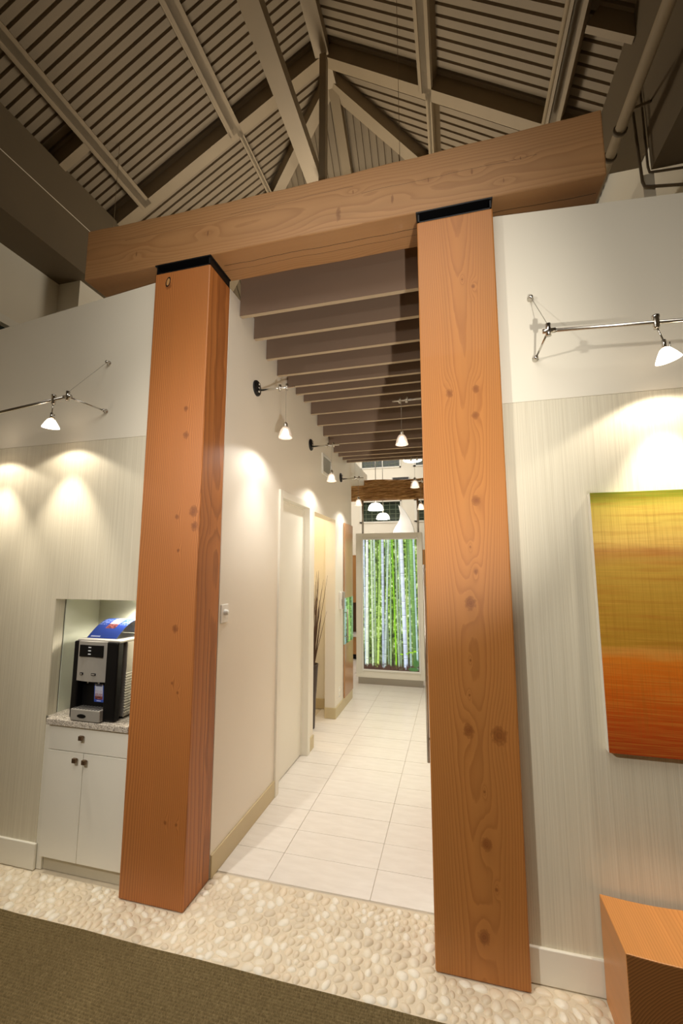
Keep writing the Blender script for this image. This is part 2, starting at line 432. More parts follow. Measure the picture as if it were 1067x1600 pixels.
bb = MB(); bb.box(XL, XL + .012, HW0, dy0 - .066, 0, .125); bb.box(XL, XL + .012, dy1 + .07, ay0, 0, .125); bb.box(XL, XL + .012, ay1, 6.1, 0, .125)
bb.box(XL - T, XL + .012, ay1 - .012, ay1, 0, .125); bb.box(-2.6, XL - T, 5.533, 5.545, 0, .125)
struct(bb.build('baseboard_left', M['base_tan'], bevel=.003))
hr = MB(); hr.box(XR, XR + .12, HW0, 2.62, 0, 3.72); hr.box(XR, XR + .12, 3.62, 6.1, 0, 3.72); hr.box(XR, XR + .12, 2.62, 3.62, 2.42, 3.72)
struct(hr.build('wall_right', M['paint_hall']), 'cream hallway wall hidden behind the right post')
d2 = struct(MB().box(XR + .03, XR + .07, 2.625, 3.615, .005, 2.415).build('door_2', M['cherry']), 'wood door beside the right post')
pl = MB(); pl.tube([(-.207, 3.1, .51), (-.207, 3.1, 1.82)], .0095, 12); 
ph = pl.build('pull_handle', M['steel'], d2, smooth=True)
so = MB(); so.tube([(-.207, 3.1, .66), (XR + .03, 3.1, .66)], .007, 10); so.tube([(-.207, 3.1, 1.66), (XR + .03, 3.1, 1.66)], .007, 10)
so.build('standoff', M['steel'], ph, smooth=True)

# door_1
d1 = struct(MB().box(XL - .095, XL - .055, dy0, dy1, .008, dz1 - .006).build('door_1', M['white']), 'white flush door set deep in its frame')
fr = MB(); cw = .066
fr.box(XL - T + .01, XL + .018, dy0 - cw, dy0, 0, dz1 + cw); fr.box(XL - T + .01, XL + .018, dy1, dy1 + cw, 0, dz1 + cw); fr.box(XL - T + .01, XL + .018, dy0, dy1, dz1, dz1 + cw)
fr.build('door_frame', M['trim'], d1, bevel=.004)
ds = MB(); ds.box(XL - .055, XL - .043, dy1 - .014, dy1, 0, dz1); ds.box(XL - .055, XL - .043, dy0, dy1 - .014, dz1 - .014, dz1)
ds.build('door_stop', M['trim'], d1)
kn = MB(); kn.lathe((XL - .055, dy0 + .06, 1.02), [(0, .04), (.017, .038), (.02, .026), (.009, .016), (.024, .008), (.024, 0)], 16, (1, 0, 0)); kn.build('door_knob', M['steel'], d1, smooth=True)

# ---- lobby and far shell
struct(MB().box(-4.3, -4.15, -3.6, 2.28, 0, 6.0).build('wall_lobby_left', M['paint']), 'cream side wall of the lobby')
wll = MB(); wll.box(-4.3, -4.15, 2.28, 2.6, 0, 5.6); wll.box(-4.3, -4.15, 2.6, 3.25, 0, 3.35); wll.box(-4.3, -4.15, 2.6, 3.25, 4.18, 5.6); wll.box(-4.3, -4.15, 3.25, 11, 0, 5.6)
struct(wll.build('wall_lobby_left.001', M['paint']), 'cream side wall showing above the partition')
struct(MB().box(-4.15, -3.86, 3.47, 6.5, 2.5, 4.92).build('wall_pilaster', M['paint']), 'cream pilaster under the left bulkhead')
wn = struct(empty('window_4', (-4.2, 2.9, 3.35)), 'small high window showing at the left edge')
f = MB(); f.box(-4.24, -4.13, 2.56, 2.62, 3.3, 4.22); f.box(-4.24, -4.13, 3.2, 3.26, 3.3, 4.22); f.box(-4.24, -4.13, 2.62, 3.2, 4.14, 4.22); f.box(-4.24, -4.13, 2.62, 3.2, 3.3, 3.38)
f.build('window_frame', M['trim'], wn); wg = NT('night_glass').fin((.012, .02, .018), .06, coat=.6)
MB().box(-4.22, -4.2, 2.62, 3.2, 3.38, 4.14).build('pane', wg, wn)
struct(MB().box(-5, 3.4, -3.75, -3.6, 0, 6.5).build('wall_back', plain('low_bounce_paint', (132, 120, 100), .7)), 'unseen wall behind the camera, darkened to cut bounce')  # out of view; colour darkened to weaken bounced light
struct(MB().box(3.2, 3.35, -3.6, 11, 0, 6.5).build('wall_lobby_right', plain('low_bounce_paint', (150, 138, 116), .7)))  # unseen too, toned down so less light bounces onto the roof
struct(MB().box(1.62, 1.74, 2.45, 8, 0, 5.72).build('wall_pier', M['paint']), 'beige wall above the right partition')
struct(MB().box(.6, 1.61, 5.4, 5.5, 2.5, 4.6).build('wall_pier.001', M['paint']), 'beige wall end behind the beam')

# ================================================================== ROOF (ceiling with its steel)
XRD, ZRD = -1.2, 7.285; SL, SR = .573, .697; AY = 4.1; OFF = .2; YE = 6.6; Y0 = -3.7
ce = struct(empty('ceiling', (XRD, 2, 5)), 'hipped metal deck roof on tan painted steel')
def zl(x): return ZRD + SL * (x - XRD)
def zr(x): return ZRD - SR * (x - XRD)
HA, HB = -.105, -.953
def zh(x, y): return ZRD + HA * (x - XRD) + HB * (y - AY)
def hx(y): return (XRD - max(0, y - AY) * 1.41, XRD + max(0, y - AY) * 1.62)
PIT = .0845; DPT = .034
RIB = [(0, 0), (.70, 0), (.76, 1), (.94, 1), (1.0, 0)]
def deck(side):
    mb = MB(); ys = []; y = Y0
    while y < YE:
        for f, h in RIB[:-1]: ys.append((y + f * PIT, h * DPT))
        y += PIT
    sgn = -1 if side == 'l' else 1; xe = -3.95 if side == 'l' else 1.5
    zf = zl if side == 'l' else zr; vs = []
    for yy, h in ys:
        xt = hx(yy)[0 if side == 'l' else 1]
        if (xt - xe) * sgn > 0: xt = xe
        for x in (xe, xt): vs.append((x, yy, zf(x) + OFF + h))
    fs = [(2 * i, 2 * i + 1, 2 * i + 3, 2 * i + 2) for i in range(len(ys) - 1)]
    if side == 'l': fs = [f[::-1] for f in fs]
    return mb.add(vs, fs)
deck('l').build('roof_deck', M['deckpaint'], ce); deck('r').build('roof_deck', M['deckpaint'], ce)
hm = MB(); xs_ = []; x = -4.7
while x < 2.9:
    for f, h in RIB[:-1]: xs_.append((x + f * PIT, h * DPT))
    x += PIT
vs = []
for x, h in xs_:
    ys0 = AY + (XRD - x) / 1.41 if x < XRD else AY + (x - XRD) / 1.62
    ys0 = min(ys0, YE)
    for yy in (ys0, YE): vs.append((x, yy, zh(x, yy) + OFF + h))
hm.add(vs, [(2 * i, 2 * i + 2, 2 * i + 3, 2 * i + 1) for i in range(len(xs_) - 1)])
hm.build('roof_deck', M['deckpaint'], ce)
nl = Vector((-SL, 0, 1)).normalized(); dl = Vector((1, 0, SL)).normalized()
nr = Vector((SR, 0, 1)).normalized(); dr = Vector((1, 0, -SR)).normalized()
def purlin(x, side, y0, y1, w=.14, lip=True):
    z = (zl if side == 'l' else zr)(x); d, n = (dl, nl) if side == 'l' else (dr, nr)
    mb = MB(); mb.prism((x, y0, z), (x, y1, z), d * w, n * .03); mb.prism((x, y0, z), (x, y1, z), d * (w * .5), n * .2)
    if lip: mb.prism(Vector((x, y0, z)) - d * w * .3 - n * .012, Vector((x, y1, z)) - d * w * .3 - n * .012, d * .03, n * .014)
    mb.build('purlin', M['roofpaint'], ce)
RY = 3.84
purlin(-3.38, 'l', Y0, RY); purlin(-2.24, 'l', Y0, RY, .16); purlin(-2.2, 'l', RY, 4.78, .06, False)
purlin(-.13, 'r', Y0, RY, .15); purlin(-.1, 'r', RY, 4.75, .07, False); purlin(.98, 'r', Y0, RY, .14)
def rafter(x0, x1, side, y, w=.12, dep=.2, dark=True):
    zf = zl if side == 'l' else zr; n = nl if side == 'l' else nr
    MB().prism((x0, y + w / 2, zf(x0)), (x1, y + w / 2, zf(x1)), (0, w, 0), n * dep).build('rafter', M['roofpaint'], ce)
rafter(-3.75, XRD, 'l', RY - .06); rafter(1.615, XRD, 'r', RY - .06)
rafter(-3.75, -3.42, 'l', 3.0, .08); rafter(1.35, 1.06, 'r', 3.0, .05)
MB().prism((XRD, Y0, ZRD - .02), (XRD, AY + .06, ZRD - .02), (.15, 0, 0), (0, 0, .2)).build('ridge_beam', M['roofpaint'], ce)
MB().prism((-1.27, Y0, 5.74), (-1.27, 3.94, 5.74), (.15, 0, 0), (0, 0, .13)).build('tie_beam', M['roofpaint'], ce)
MB().prism((-1.17, 3.7, 5.6), (-1.17, 3.7, 7.2), (.07, 0, 0), (0, .08, 0)).build('king_post', M['roofpaint'], ce)
for s, hxk in ((-1, 1.41), (1, 1.62)):
    y1 = 5.9; x1 = XRD + s * (y1 - AY) * hxk; p = Vector((XRD, AY, ZRD)); q = Vector((x1, y1, zh(x1, y1))); d = (q - p).normalized()
    w = d.cross(Vector((0, 0, 1))).normalized() * .13
    MB().prism(p - Vector((0, 0, .01)), q - Vector((0, 0, .01)), w, (0, 0, .2)).build('hip_rafter', M['roofpaint'], ce)
MB().prism((XRD + .03, AY, ZRD - .02), (XRD + .12, 6.2, zh(XRD + .1, 6.2)), (.11, 0, 0), (0, .08, .17)).build('hip_rafter', M['roofpaint'], ce)
struct(MB().box(-5, 3.3, 6.55, 11, 4.75, 4.9).build('ceiling.001', M['paint']), 'plain ceiling of the far room')
# bulkheads along the eaves
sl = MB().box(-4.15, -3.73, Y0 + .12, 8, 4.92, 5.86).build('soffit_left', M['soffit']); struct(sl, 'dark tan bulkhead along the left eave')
MB().box(-3.73, -3.726, Y0 + .12, 3.5, 5.435, 5.441).build('joint_strip', M['paint'], sl)
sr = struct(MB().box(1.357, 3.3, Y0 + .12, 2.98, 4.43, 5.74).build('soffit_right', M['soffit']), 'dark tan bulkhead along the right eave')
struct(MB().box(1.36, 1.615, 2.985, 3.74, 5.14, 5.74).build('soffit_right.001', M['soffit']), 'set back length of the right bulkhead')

struct(MB().box(1.745, 3.3, 3.2, 3.3, 0, 5.74).build('wall_pier', M['paint']), 'beige wall closing the space behind the right partition')
# pipes under the roof
pp = thing('sprinkler_pipe', (1.14, 1, 4.5), 'thick tan sprinkler pipe hung below the right bulkhead', 'pipe')
MB().tube([(1.15, Y0 + .15, 4.655), (1.15, 3.6, 4.655)], .034, 14).build('pipe', M['roofpaint'], pp, smooth=True)
for y in (2.86, 3.05): MB().tube([(1.15, y - .01, 4.655), (1.15, y + .01, 4.655)], .043, 14).build('clamp', M['soffit'], pp, smooth=True)
MB().tube([(1.15, 2.78, 4.70), (1.36, 2.9, 4.86)], .009, 8).build('brace', M['roofpaint'], pp, smooth=True)
t = tag(MB().tube([(.89, Y0 + .15, 5.69), (.89, 3.7, 5.69)], .017, 10).build('thin_pipe', M['roofpaint'], smooth=True), 'thin tan pipe running beside the right purlin', 'pipe')
cp = thing('branch_pipe', (.5, 2.75, 5.9), 'short crosswise branch pipe with sprinkler head under the right deck', 'pipe')
MB().tube([(.55, 2.62, 5.9), (.99, 2.62, 5.74)], .016, 10).build('pipe', M['roofpaint'], cp, smooth=True)
MB().lathe((.55, 2.62, 5.83), [(.0, 0), (.022, .004), (.012, .02), (.012, .09), (0, .09)], 10).build('sprinkler_head', M['roofpaint'], cp, smooth=True)
c1 = MB().tube([(1.345, 2.992, 5.2), (1.345, 2.992, 4.47), (1.352, 2.992, 4.425), (1.40, 2.985, 4.413), (1.61, 2.985, 4.40)], .008, 8)
tag(c1.build('conduit', M['soffit'], smooth=True), 'brown conduit bent around the end of the right bulkhead', 'conduit')
c2 = MB().tube([(1.287, 2.985, 4.89), (1.302, 2.985, 4.36), (1.312, 2.985, 4.322), (1.35, 2.985, 4.312), (1.61, 2.985, 4.27)], .0095, 8)
tag(c2.build('conduit', M['soffit'], smooth=True), 'lower brown conduit dropping behind the sprinkler pipe', 'conduit')
struct(MB().box(1.31, 1.38, 3.0, 3.5, 4.18, 4.42).build('trim_2', M['paint']), 'beige ledge under the right bulkhead')
wi = MB().tube([(-.33, 3.2, 6.88), (-.33, 3.2, 5.5), (-.33, 3.2, 4.6)], .0022, 6)
tag(wi.build('hanging_wire', M['roofpaint'], smooth=True), 'thin wire hanging beside the right purlin above the beam', 'wire')
wi = MB().tube([(-3.3, 3.3, 6.29), (-3.3, 3.3, 4.9)], .0022, 6)
tag(wi.build('hanging_wire', M['roofpaint'], smooth=True), 'thin wire hanging near the left end of the beam', 'wire')

# ================================================================== TIMBER PORTAL
def xz_post(knots, c, H): return [(x, z, s) for x, z, s in knots]
cxl = (LP[0] + LP[1]) / 2; cxr = (RP[0] + RP[1]) / 2
kl = [(-.10, 3.62, .024), (.075, 2.77, .016), (.085, 2.60, .02), (.05, 2.10, .014), (.16, 2.13, .03), (.17, 2.04, .024), (.07, 1.90, .01), (.075, 1.45, .02), (.07, .42, .010), (.14, .42, .008), (.07, 1.15, .008), (.11, 1.1, .008)]
kr = [(-.055, 2.70, .019), (.075, 2.71, .019), (.07, 2.57, .019), (.055, 2.13, .022), (.01, 1.63, .028), (-.02, 1.04, .027), (.115, 1.03, .036), (.04, .56, .025), (.015, .18, .026), (.085, 3.28, .010), (.03, 3.33, .006), (.04, 1.78, .012), (.02, 1.9, .005), (-.0, 1.36, .005), (-.01, 1.2, .005), (.04, .78, .006), (.075, .38, .008)]
M['post_l'] = timber('fir_post', 'z', (196, 124, 63), (138, 78, 34), (-.30, .10), .0105, .016, kl, [(.02, .05, 1.55, .0022, 'b'), (.055, .0, 1.3, .0013, 'b'), (-.01, 2.0, 3.7, .0012, 'b')], late_amt=.75, hue=.2)
M['post_r'] = timber('fir_post', 'z', (194, 129, 65), (147, 86, 37), (.015, .115), .0065, .016, kr, hue=.2)
M['beam'] = timber('fir_beam', 'x', (184, 138, 90), (142, 96, 56), (.16, .16), .0085, .022,
                   [(.095, .21, .05), (.19, .735, .016), (.18, .97, .02), (.20, 1.22, .012), (.12, .53, .03), (.16, -.66, .022), (.12, -1.2, .02), (.09, 1.13, .014), (.22, .3, .014)],
                   [(-.02, -.6, 1.6, .0022, 'a'), (.03, -1.0, .9, .0014, 'a'), (.2, .35, 1.3, .0009, 'b'), (.26, -.5, .3, .0009, 'b'), (.24, -1.3, -.2, .0009, 'b')], kax='b', kasp=.32, hue=.2)
M['bench'] = timber('fir_bench', 'y', (226, 158, 88), (184, 108, 50), (.26, -.12), .0065, .016, rough=.38, coat=.1)
def post(xx, mat, label):
    p = MB().box(xx[0], xx[1], PF, PB, 0, PH).build('timber_post', mat, bevel=.007)
    tag(p, label, 'post')
    a, b_ = xx[0] + .006, xx[1] - .006; zt = 3.778
    s = MB()
    s.box(a, b_, PF + .004, PB, PH, PH + .008); s.box(a - .01, b_ + .008, PF - .004, PB, zt - .008, zt)
    s.box(a, a + .008, PF + .004, PB, PH, zt); s.box(b_ - .008, b_, PF + .004, PB, PH, zt); s.box(a + .03, b_ - .03, PF + .06, PB - .02, PH, zt)
    s.build('steel_saddle', M['darksteel'], p)
    return p
pL = post(LP, M['post_l'], 'reddish square timber post beside the water dispenser niche')
pR = post(RP, M['post_r'], 'square timber post with a line of knots, beside the orange painting')
ok = MB().extrude([(-1.742 + .017 * math.cos(a) + .006 * math.sin(a), PF - .0005, 3.645 + .034 * math.sin(a)) for a in (2 * math.pi * k / 18 for k in range(18))], (0, -.001, 0))
ok = ok.build('open_knot', M['darksteel'], pL)
ok = MB().extrude([(-1.741 + .011 * math.cos(a) + .004 * math.sin(a), PF - .0015, 3.644 + .025 * math.sin(a)) for a in (2 * math.pi * k / 18 for k in range(18))], (0, -.001, 0)).build('knot_core', plain('pale_knot', (190, 140, 84), .6), ok)
bo = MB()
# hewn beam: its top edge is slightly wavy
nxs = 25
for i in range(nxs):
    x = -2.425 + (.815 + 2.425) * i / (nxs - 1)
    zt = 4.155 - .026 * math.sin(math.pi * (i / (nxs - 1))) ** .8 + .003 * math.sin(i * 2.1); zb = 3.778 + .002 * math.sin(i * 1.3)
    bo.v += [(x, PF, zb), (x, PF, zt), (x, PB + .015, zt), (x, PB + .015, zb)]
for i in range(nxs - 1):
    for j in range(4): bo.f.append((4 * i + j, 4 * i + (j + 1) % 4, 4 * i + 4 + (j + 1) % 4, 4 * i + 4 + j)); bo.m.append(0)
bo.f += [(3, 2, 1, 0), tuple(4 * (nxs - 1) + j for j in range(4))]; bo.m += [0, 0]
bm = tag(bo.build('timber_beam', M['beam'], bevel=.008), 'long pale timber beam laid across the two posts', 'beam')
# slatted canopy over the hallway
zs = [3.597, 3.547, 3.496, 3.457, 3.451, 3.474, 3.486, 3.435, 3.386, 3.334, 3.296, 3.254, 3.26, 3.272, 3.29]
cn = thing('slatted_canopy', (-.8, 4.2, 3.25), 'brown wavy canopy of crosswise slats over the hallway', 'canopy')
for i, z in enumerate(zs):
    y = 2.625 + (5.83 - 2.625) * i / 14
    m_ = MB().box(XL + .003, XR - .003, y - .017, y + .017, z, z + .33, 0); m_.m[0] = 1
    m_.build('slat', [M['slat'], M['slat_edge']], cn)

# ================================================================== TRACK RAILS AND SPOTS
M['shade_hot'] = emitter('lit_glass_shade', (255, 236, 214), 5.5)
M['bulb'] = emitter('halogen_bulb', (255, 236, 205), 30)
def track(name, label, x_end, x_far, z, z_far, anch, sgn):
    D = .2; y = W - D; r = thing(name, (x_end, y, z), label, 'track rail')
    MB().tube([(x_end, y, z), (x_far, y, z_far)], .009, 12).build('rail', M['chrome'], r, smooth=True)
    c = MB().tube([(x_end, y, z - .025), (x_end, y, z + .035)], .012, 12); c.tube([(x_end - .025 * sgn, y, z), (x_end + .03 * sgn, y, z)], .012, 12); c.build('end_connector', M['chrome'], r, smooth=True)
    (xt, zt), (xb, zb) = anch
    MB().tube([(x_end, y, z), (xb, W - .02, zb)], .005, 8).build('strut', M['chrome'], r, smooth=True)
    MB().tube([(x_end, y, z + .03), (xt, W - .02, zt)], .0014, 6).build('cable', M['cable'], r)
    for xa, za in anch:
        MB().lathe((xa, W, za), [(.016, 0), (.016, .006), (.008, .012), (.012, .022), (.009, .03), (0, .032)], 12, (0, -1, 0)).build('wall_anchor', M['chrome'], r, smooth=True)
    return r
track('track_rail', 'chrome track rail on the wall right of the right post', .466, 2.4, 2.907, 2.80, ((.433, 3.201), (.44, 2.865)), 1)
track('track_rail', 'chrome track rail on the wall left of the left post', -2.335, -4.1, 2.874, 2.71, ((-2.228, 3.179), (-2.225, 2.838)), -1)
def spot(x, zr_, label, tilt, wts):
    y = W - .2; drop = .125; r = thing('track_spotlight', (x, y, zr_), label, 'spotlight', 'track spotlights')
    c = MB().lathe((x, y, zr_ - .03), [(0, 0), (.012, 0), (.014, .01), (.014, .05), (.016, .052), (.016, .062), (0, .062)], 12); c.build('clip', M['chrome'], r, smooth=True)
    tv = Vector(tilt).normalized(); hub = Vector((x + tilt[0] * .1, y, zr_ - drop + .03))
    MB().tube([(x, y, zr_ - .02), hub], .0038, 8).build('stem', M['chrome'], r, smooth=True)
    s = MB().tube([hub + Vector((.0, 0, .008)), hub - Vector((0, 0, .035))], .009, 10); s.tube([hub + Vector((.022, 0, -.004)), hub - Vector((-.022, 0, .04))], .003, 6); s.build('socket', M['chrome'], r, smooth=True)
    g = MB().lathe(hub - Vector((0, 0, .03)), [(.012, 0), (.021, .006), (.034, .026), (.048, .052), (.05, .058), (.047, .056), (.03, .026), (.01, .004)], 28, tv); sh = g.build('glass_shade', M['shade_hot'], r, smooth=True)
    q = hub - Vector((0, 0, .03)) + tv * .04
    MB().lathe(q, [(0, -.012), (.009, -.01), (.012, 0), (.009, .01), (0, .012)], 12, tv).build('bulb', M['bulb'], sh, smooth=True)
    p = hub - Vector((0, 0, .03)) + tv * .062
    lamp('spotlight_lamp', 'SPOT', p, wts, WARM, p + Vector((tilt[0] * .5, .0, -1)), .02, 134, .2)
    lamp('spotlight_beam', 'SPOT', p, wts * 5.5, WARM, p + Vector((tilt[0] * .4, .09, -1)), .02, 66, .7)
spot(.905, 2.883, 'lit glass spotlight above the orange painting', (.22, .05, -1), 10)
spot(1.56, 2.846, 'lit glass spotlight at the far right of the right rail', (.1, .05, -1), 8)
spot(-2.445, 2.864, 'lit glass spotlight on the left rail above the water dispenser niche', (-.05, .05, -1), 7)
spot(-3.04, 2.81, 'lit glass spotlight at the outer end of the left rail', (0, .05, -1), 7)

# ================================================================== HALL PENDANTS
gn = NT('ribbed_glass'); o_ = gn.sep(gn.obj())
M['pend'] = gn.fin(lin((255, 244, 232)), .22, trans=.8, ior=1.3, emit=lin((255, 226, 200)), estr=.5)
M['pend_core'] = emitter('pendant_bulb', (255, 240, 220), 14)
def arm(side, y, z, label, x_tip):
    x0 = XL if side == 'l' else XR; sg = 1 if side == 'l' else -1
    r = thing('lamp_bracket', (x0, y, z), label, 'lamp arm')
    MB().lathe((x0, y, z + .02), [(0, .014), (.058, .013), (.062, .006), (.062, 0)], 24, (sg, 0, 0)).build('wall_plate', M['darksteel'], r, smooth=True)
    for dz in (-.028, .0, .03): MB().tube([(x0 + sg * .012, y, z + .02 + dz), (x0 + sg * .03, y, z + .02 + dz)], .008, 8).build('screw', M['chrome'], r, smooth=True)
    MB().tube([(x0 + sg * .014, y, z), (x_tip, y, z)], .008, 10).build('rod', M['chrome'], r, smooth=True)
    for f in (.62, .8): xx = x0 + (x_tip - x0) * f; MB().tube([(xx, y, z - .022), (xx, y, z + .026)], .011, 10).build('clamp', M['chrome'], r, smooth=True)
def pendant(x, y, zrod, zb, label, wts):
    r = thing('glass_pendant', (x, y, zrod), label, 'pendant lamp', 'glass pendants in the hallway'); zt = zb + .085
    MB().tube([(x, y, zrod - .0225), (x, y, zt + .03)], .0018, 6).build('cord', M['cable'], r)
    MB().lathe((x, y, zt), [(.016, 0), (.016, .022), (.008, .034), (0, .034)], 14).build('cap', M['chrome'], r, smooth=True)
    prof = [(.012, .084), (.024, .078), (.034, .062), (.042, .04), (.048, .012), (.052, .0), (.049, .0), (.044, .02), (.03, .062), (.012, .08)]
    n = 36; mb = MB(); vs = []
    for rr, h in prof:
        vs += [(x + rr * (1 + .025 * math.cos(12 * a)) * math.cos(a), y + rr * (1 + .025 * math.cos(12 * a)) * math.sin(a), zb + h) for a in (2 * math.pi * j / n for j in range(n))]
    mb.add(vs, [(i * n + j, i * n + (j + 1) % n, (i + 1) * n + (j + 1) % n, (i + 1) * n + j) for i in range(len(prof) - 1) for j in range(n)])
    sh = mb.build('glass_shade', M['pend'], r, smooth=True)
    MB().lathe((x, y, zb + .012), [(0, .0), (.016, .006), (.02, .024), (.012, .046), (0, .05)], 14).build('bulb', M['pend_core'], sh, smooth=True)
    lamp('pendant_lamp', 'SPOT', (x, y, zb - .004), wts, HALL, (x - .02, y, 0), .02, 150, .5)
    lamp('pendant_beam', 'SPOT', (x, y, zb - .004), wts * 2.5, HALL, (x, y, 0), .02, 84, 1.0)
for k, (y, z, xp, zb, lb) in enumerate(((2.91, 3.16, -1.193, 2.765, 'nearest on the left wall, closest to the left post'), (4.22, 3.078, -1.206, 2.69, 'on the left wall beside the white wall vent'), (5.48, 2.98, -1.196, 2.61, 'on the left wall nearest the bamboo light box'))):
    arm('l', y, z, 'chrome lamp arm with round plate ' + lb, XL + .315)
    pendant(xp, y, z, zb, 'lit ribbed glass pendant ' + ('nearest on the left, in front of the canopy end', 'on the left below the white wall vent', 'smallest on the left, beside the left hanging rod')[k], 11)
for k, (y, z, xt, xp, zb, lb) in enumerate(((3.4, 3.165, -.452, -.379, 2.79, 'highest of the right wall arms beside the right post'), (4.9, 3.05, -.52, -.405, 2.71, 'second lamp arm on the right'), (6.0, 3.0, -.55, -.418, 2.60, 'farthest right lamp arm'))):
    arm('r', y, z, 'chrome lamp arm, ' + lb, xt)
    pendant(xp, y, z, zb, 'lit ribbed glass pendant ' + ('largest on the right, hanging in front of the brown slats', 'on the right in front of the bark band', 'smallest on the right, above the bamboo light box')[k], 11)

# ================================================================== NICHE CABINET AND DISPENSER
CX0, CX1, CF = -2.463, -1.876, 2.262
cab = thing('base_cabinet', (-2.16, 2.4, 0), 'white base cabinet under the dispenser niche', 'cabinet')
MB().box(CX0, CX1, CF + .02, 2.63, .085, .836).build('body', M['white'], cab)
MB().box(CX0, CX1, CF + .035, CF + .05, 0, .085).build('toe_kick', plain('beige_kick', (200, 192, 172), .5), cab)
XM = -2.19
def knob(x, z, par):
    k = MB().box(x - .013, x + .013, CF - .028, CF - .012, z - .013, z + .013); k.box(x - .006, x + .006, CF - .012, CF, z - .006, z + .006); k.build('knob', M['bronze'], par, bevel=.002)
dw = MB().box(CX0 + .002, CX1 - .002, CF, CF + .02, .694, .834).build('drawer', M['white'], cab, bevel=.002); knob(-2.2, .785, dw)
da = MB().box(CX0 + .002, XM - .0015, CF, CF + .02, .088, .690).build('door', M['white'], cab, bevel=.002); knob(-2.235, .655, da)
db = MB().box(XM + .0015, CX1 - .002, CF, CF + .02, .088, .690).build('door', M['white'], cab, bevel=.002); knob(-2.165, .652, db)
struct(MB().box(-2.515, -2.466, W + .006, W + .1, 0, .836).build('trim_1', M['trim']))
ct = tag(MB().box(-2.475, -1.876, 2.247, 2.2845, .838, .874).box(-2.513, -1.876, 2.2845, 2.637, .838, .874).build('granite_countertop', M['granite'], bevel=.004), 'speckled granite countertop in the wall niche', 'countertop')
ZC = .874
wdsp = thing('water_dispenser', (-2.17, 2.45, ZC), 'black and silver countertop water dispenser', 'water dispenser')
dx0, dx1, dyf, dyb, zt = -2.335, -2.005, 2.275, 2.60, 1.348
MB().box(dx0 + .02, dx1, dyf + .078, dyb, ZC + .012, zt - .012).build('body', M['silver'], wdsp, bevel=.006)
MB().box(dx0 + .012, dx1 + .002, dyf + .012, dyb, zt - .012, zt + .004).build('top_panel', M['silver'], wdsp, bevel=.005)
fpn = MB(); fpn.box(dx0, dx0 + .045, dyf, dyf + .05, ZC + .006, zt - .006); fpn.box(dx1 - .085, dx1, dyf, dyf + .05, ZC + .006, zt - .006); fpn.box(dx0 + .04, dx1 - .08, dyf + .045, dyf + .075, ZC + .006, 1.13)
fpn.build('front_panel', M['black'], wdsp, bevel=.008)
c0, c1 = dx0 + .038, dx1 - .078
cp_ = MB(); pts = []
for i in range(9):
    u = i / 8; pts.append((c0 + (c1 - c0) * u, dyf - .012 * math.sin(math.pi * u)))
cp_.extrude([(x, y, 1.105) for x, y in pts] + [(c1, dyf + .06, 1.105), (c0, dyf + .06, 1.105)], (0, 0, zt - 1.11))
cp_ = cp_.build('control_panel', M['silver'], wdsp)
MB().box(c0 + .022, c1 - .02, dyf - .0145, dyf - .006, 1.252, 1.322).build('display', M['black'], cp_)
ic = MB()
for k in range(3): ic.box(c0 + .088, c0 + .108, dyf - .0155, dyf - .0143, 1.312 - k * .02 - .006, 1.312 - k * .02)
_o = ic.build('indicator', emitter('indicator_print', (190, 190, 190), .3), cp_); _o['kind'] = 'stuff'
for xx, wv in ((c0 + .045, .022), (c0 + .135, .032)):
    bb_ = MB().box(xx - wv / 2, xx + wv / 2, dyf - .0145, dyf - .004, 1.142, 1.156).build('button', M['black'], cp_, bevel=.002)
    MB().box(xx - wv / 2 + .004, xx + wv / 2 - .004, dyf - .0153, dyf - .0144, 1.146, 1.152).build('button_print', M['silver'], bb_)
for xx in (c0 + .07, c0 + .15): MB().lathe((xx, dyf + .02, 1.088), [(0, 0), (.006, 0), (.009, .02), (.009, .03)], 10).build('spout', M['chrome'], wdsp, smooth=True)
pho = MB()
fx0, fx1, fz0, fz1 = c0 + .102, c0 + .172, .972, 1.082
dt = MB().box(c0, c1, dyf - .028, dyf + .06, ZC + .004, ZC + .072).build('drip_tray', M['silver'], wdsp, bevel=.005)
MB().extrude([(c0 + .085 + .032 * math.cos(2 * math.pi * k / 24), dyf - .027, ZC + .034 + .0115 * math.sin(2 * math.pi * k / 24)) for k in range(24)], (0, -.003, 0)).build('badge', M['black'], dt)
gr = MB()
for k in range(9): gr.box(c0 + .012 + k * .022, c0 + .022 + k * .022, dyf - .022, dyf + .05, ZC + .0715, ZC + .0735)
_o = gr.build('drip_grid', M['black'], dt); _o['kind'] = 'stuff'
lv = MB()
for k in range(15): z = 1.15 - k * .0165; lv.prism((dx1 + .0005, dyf + .075, z), (dx1 + .0005, dyf + .205, z), (.006, 0, 0), (0.004, 0, -.008))
_o = lv.build('louvers', M['silver'], wdsp); _o['kind'] = 'stuff'
for xx in (dx0 + .04, dx1 - .03):
    for yy in (dyf + .095, dyb - .04): MB().lathe((xx, yy, ZC), [(0, 0), (.014, 0), (.014, .014), (0, .014)], 10).build('foot', M['black'], wdsp)
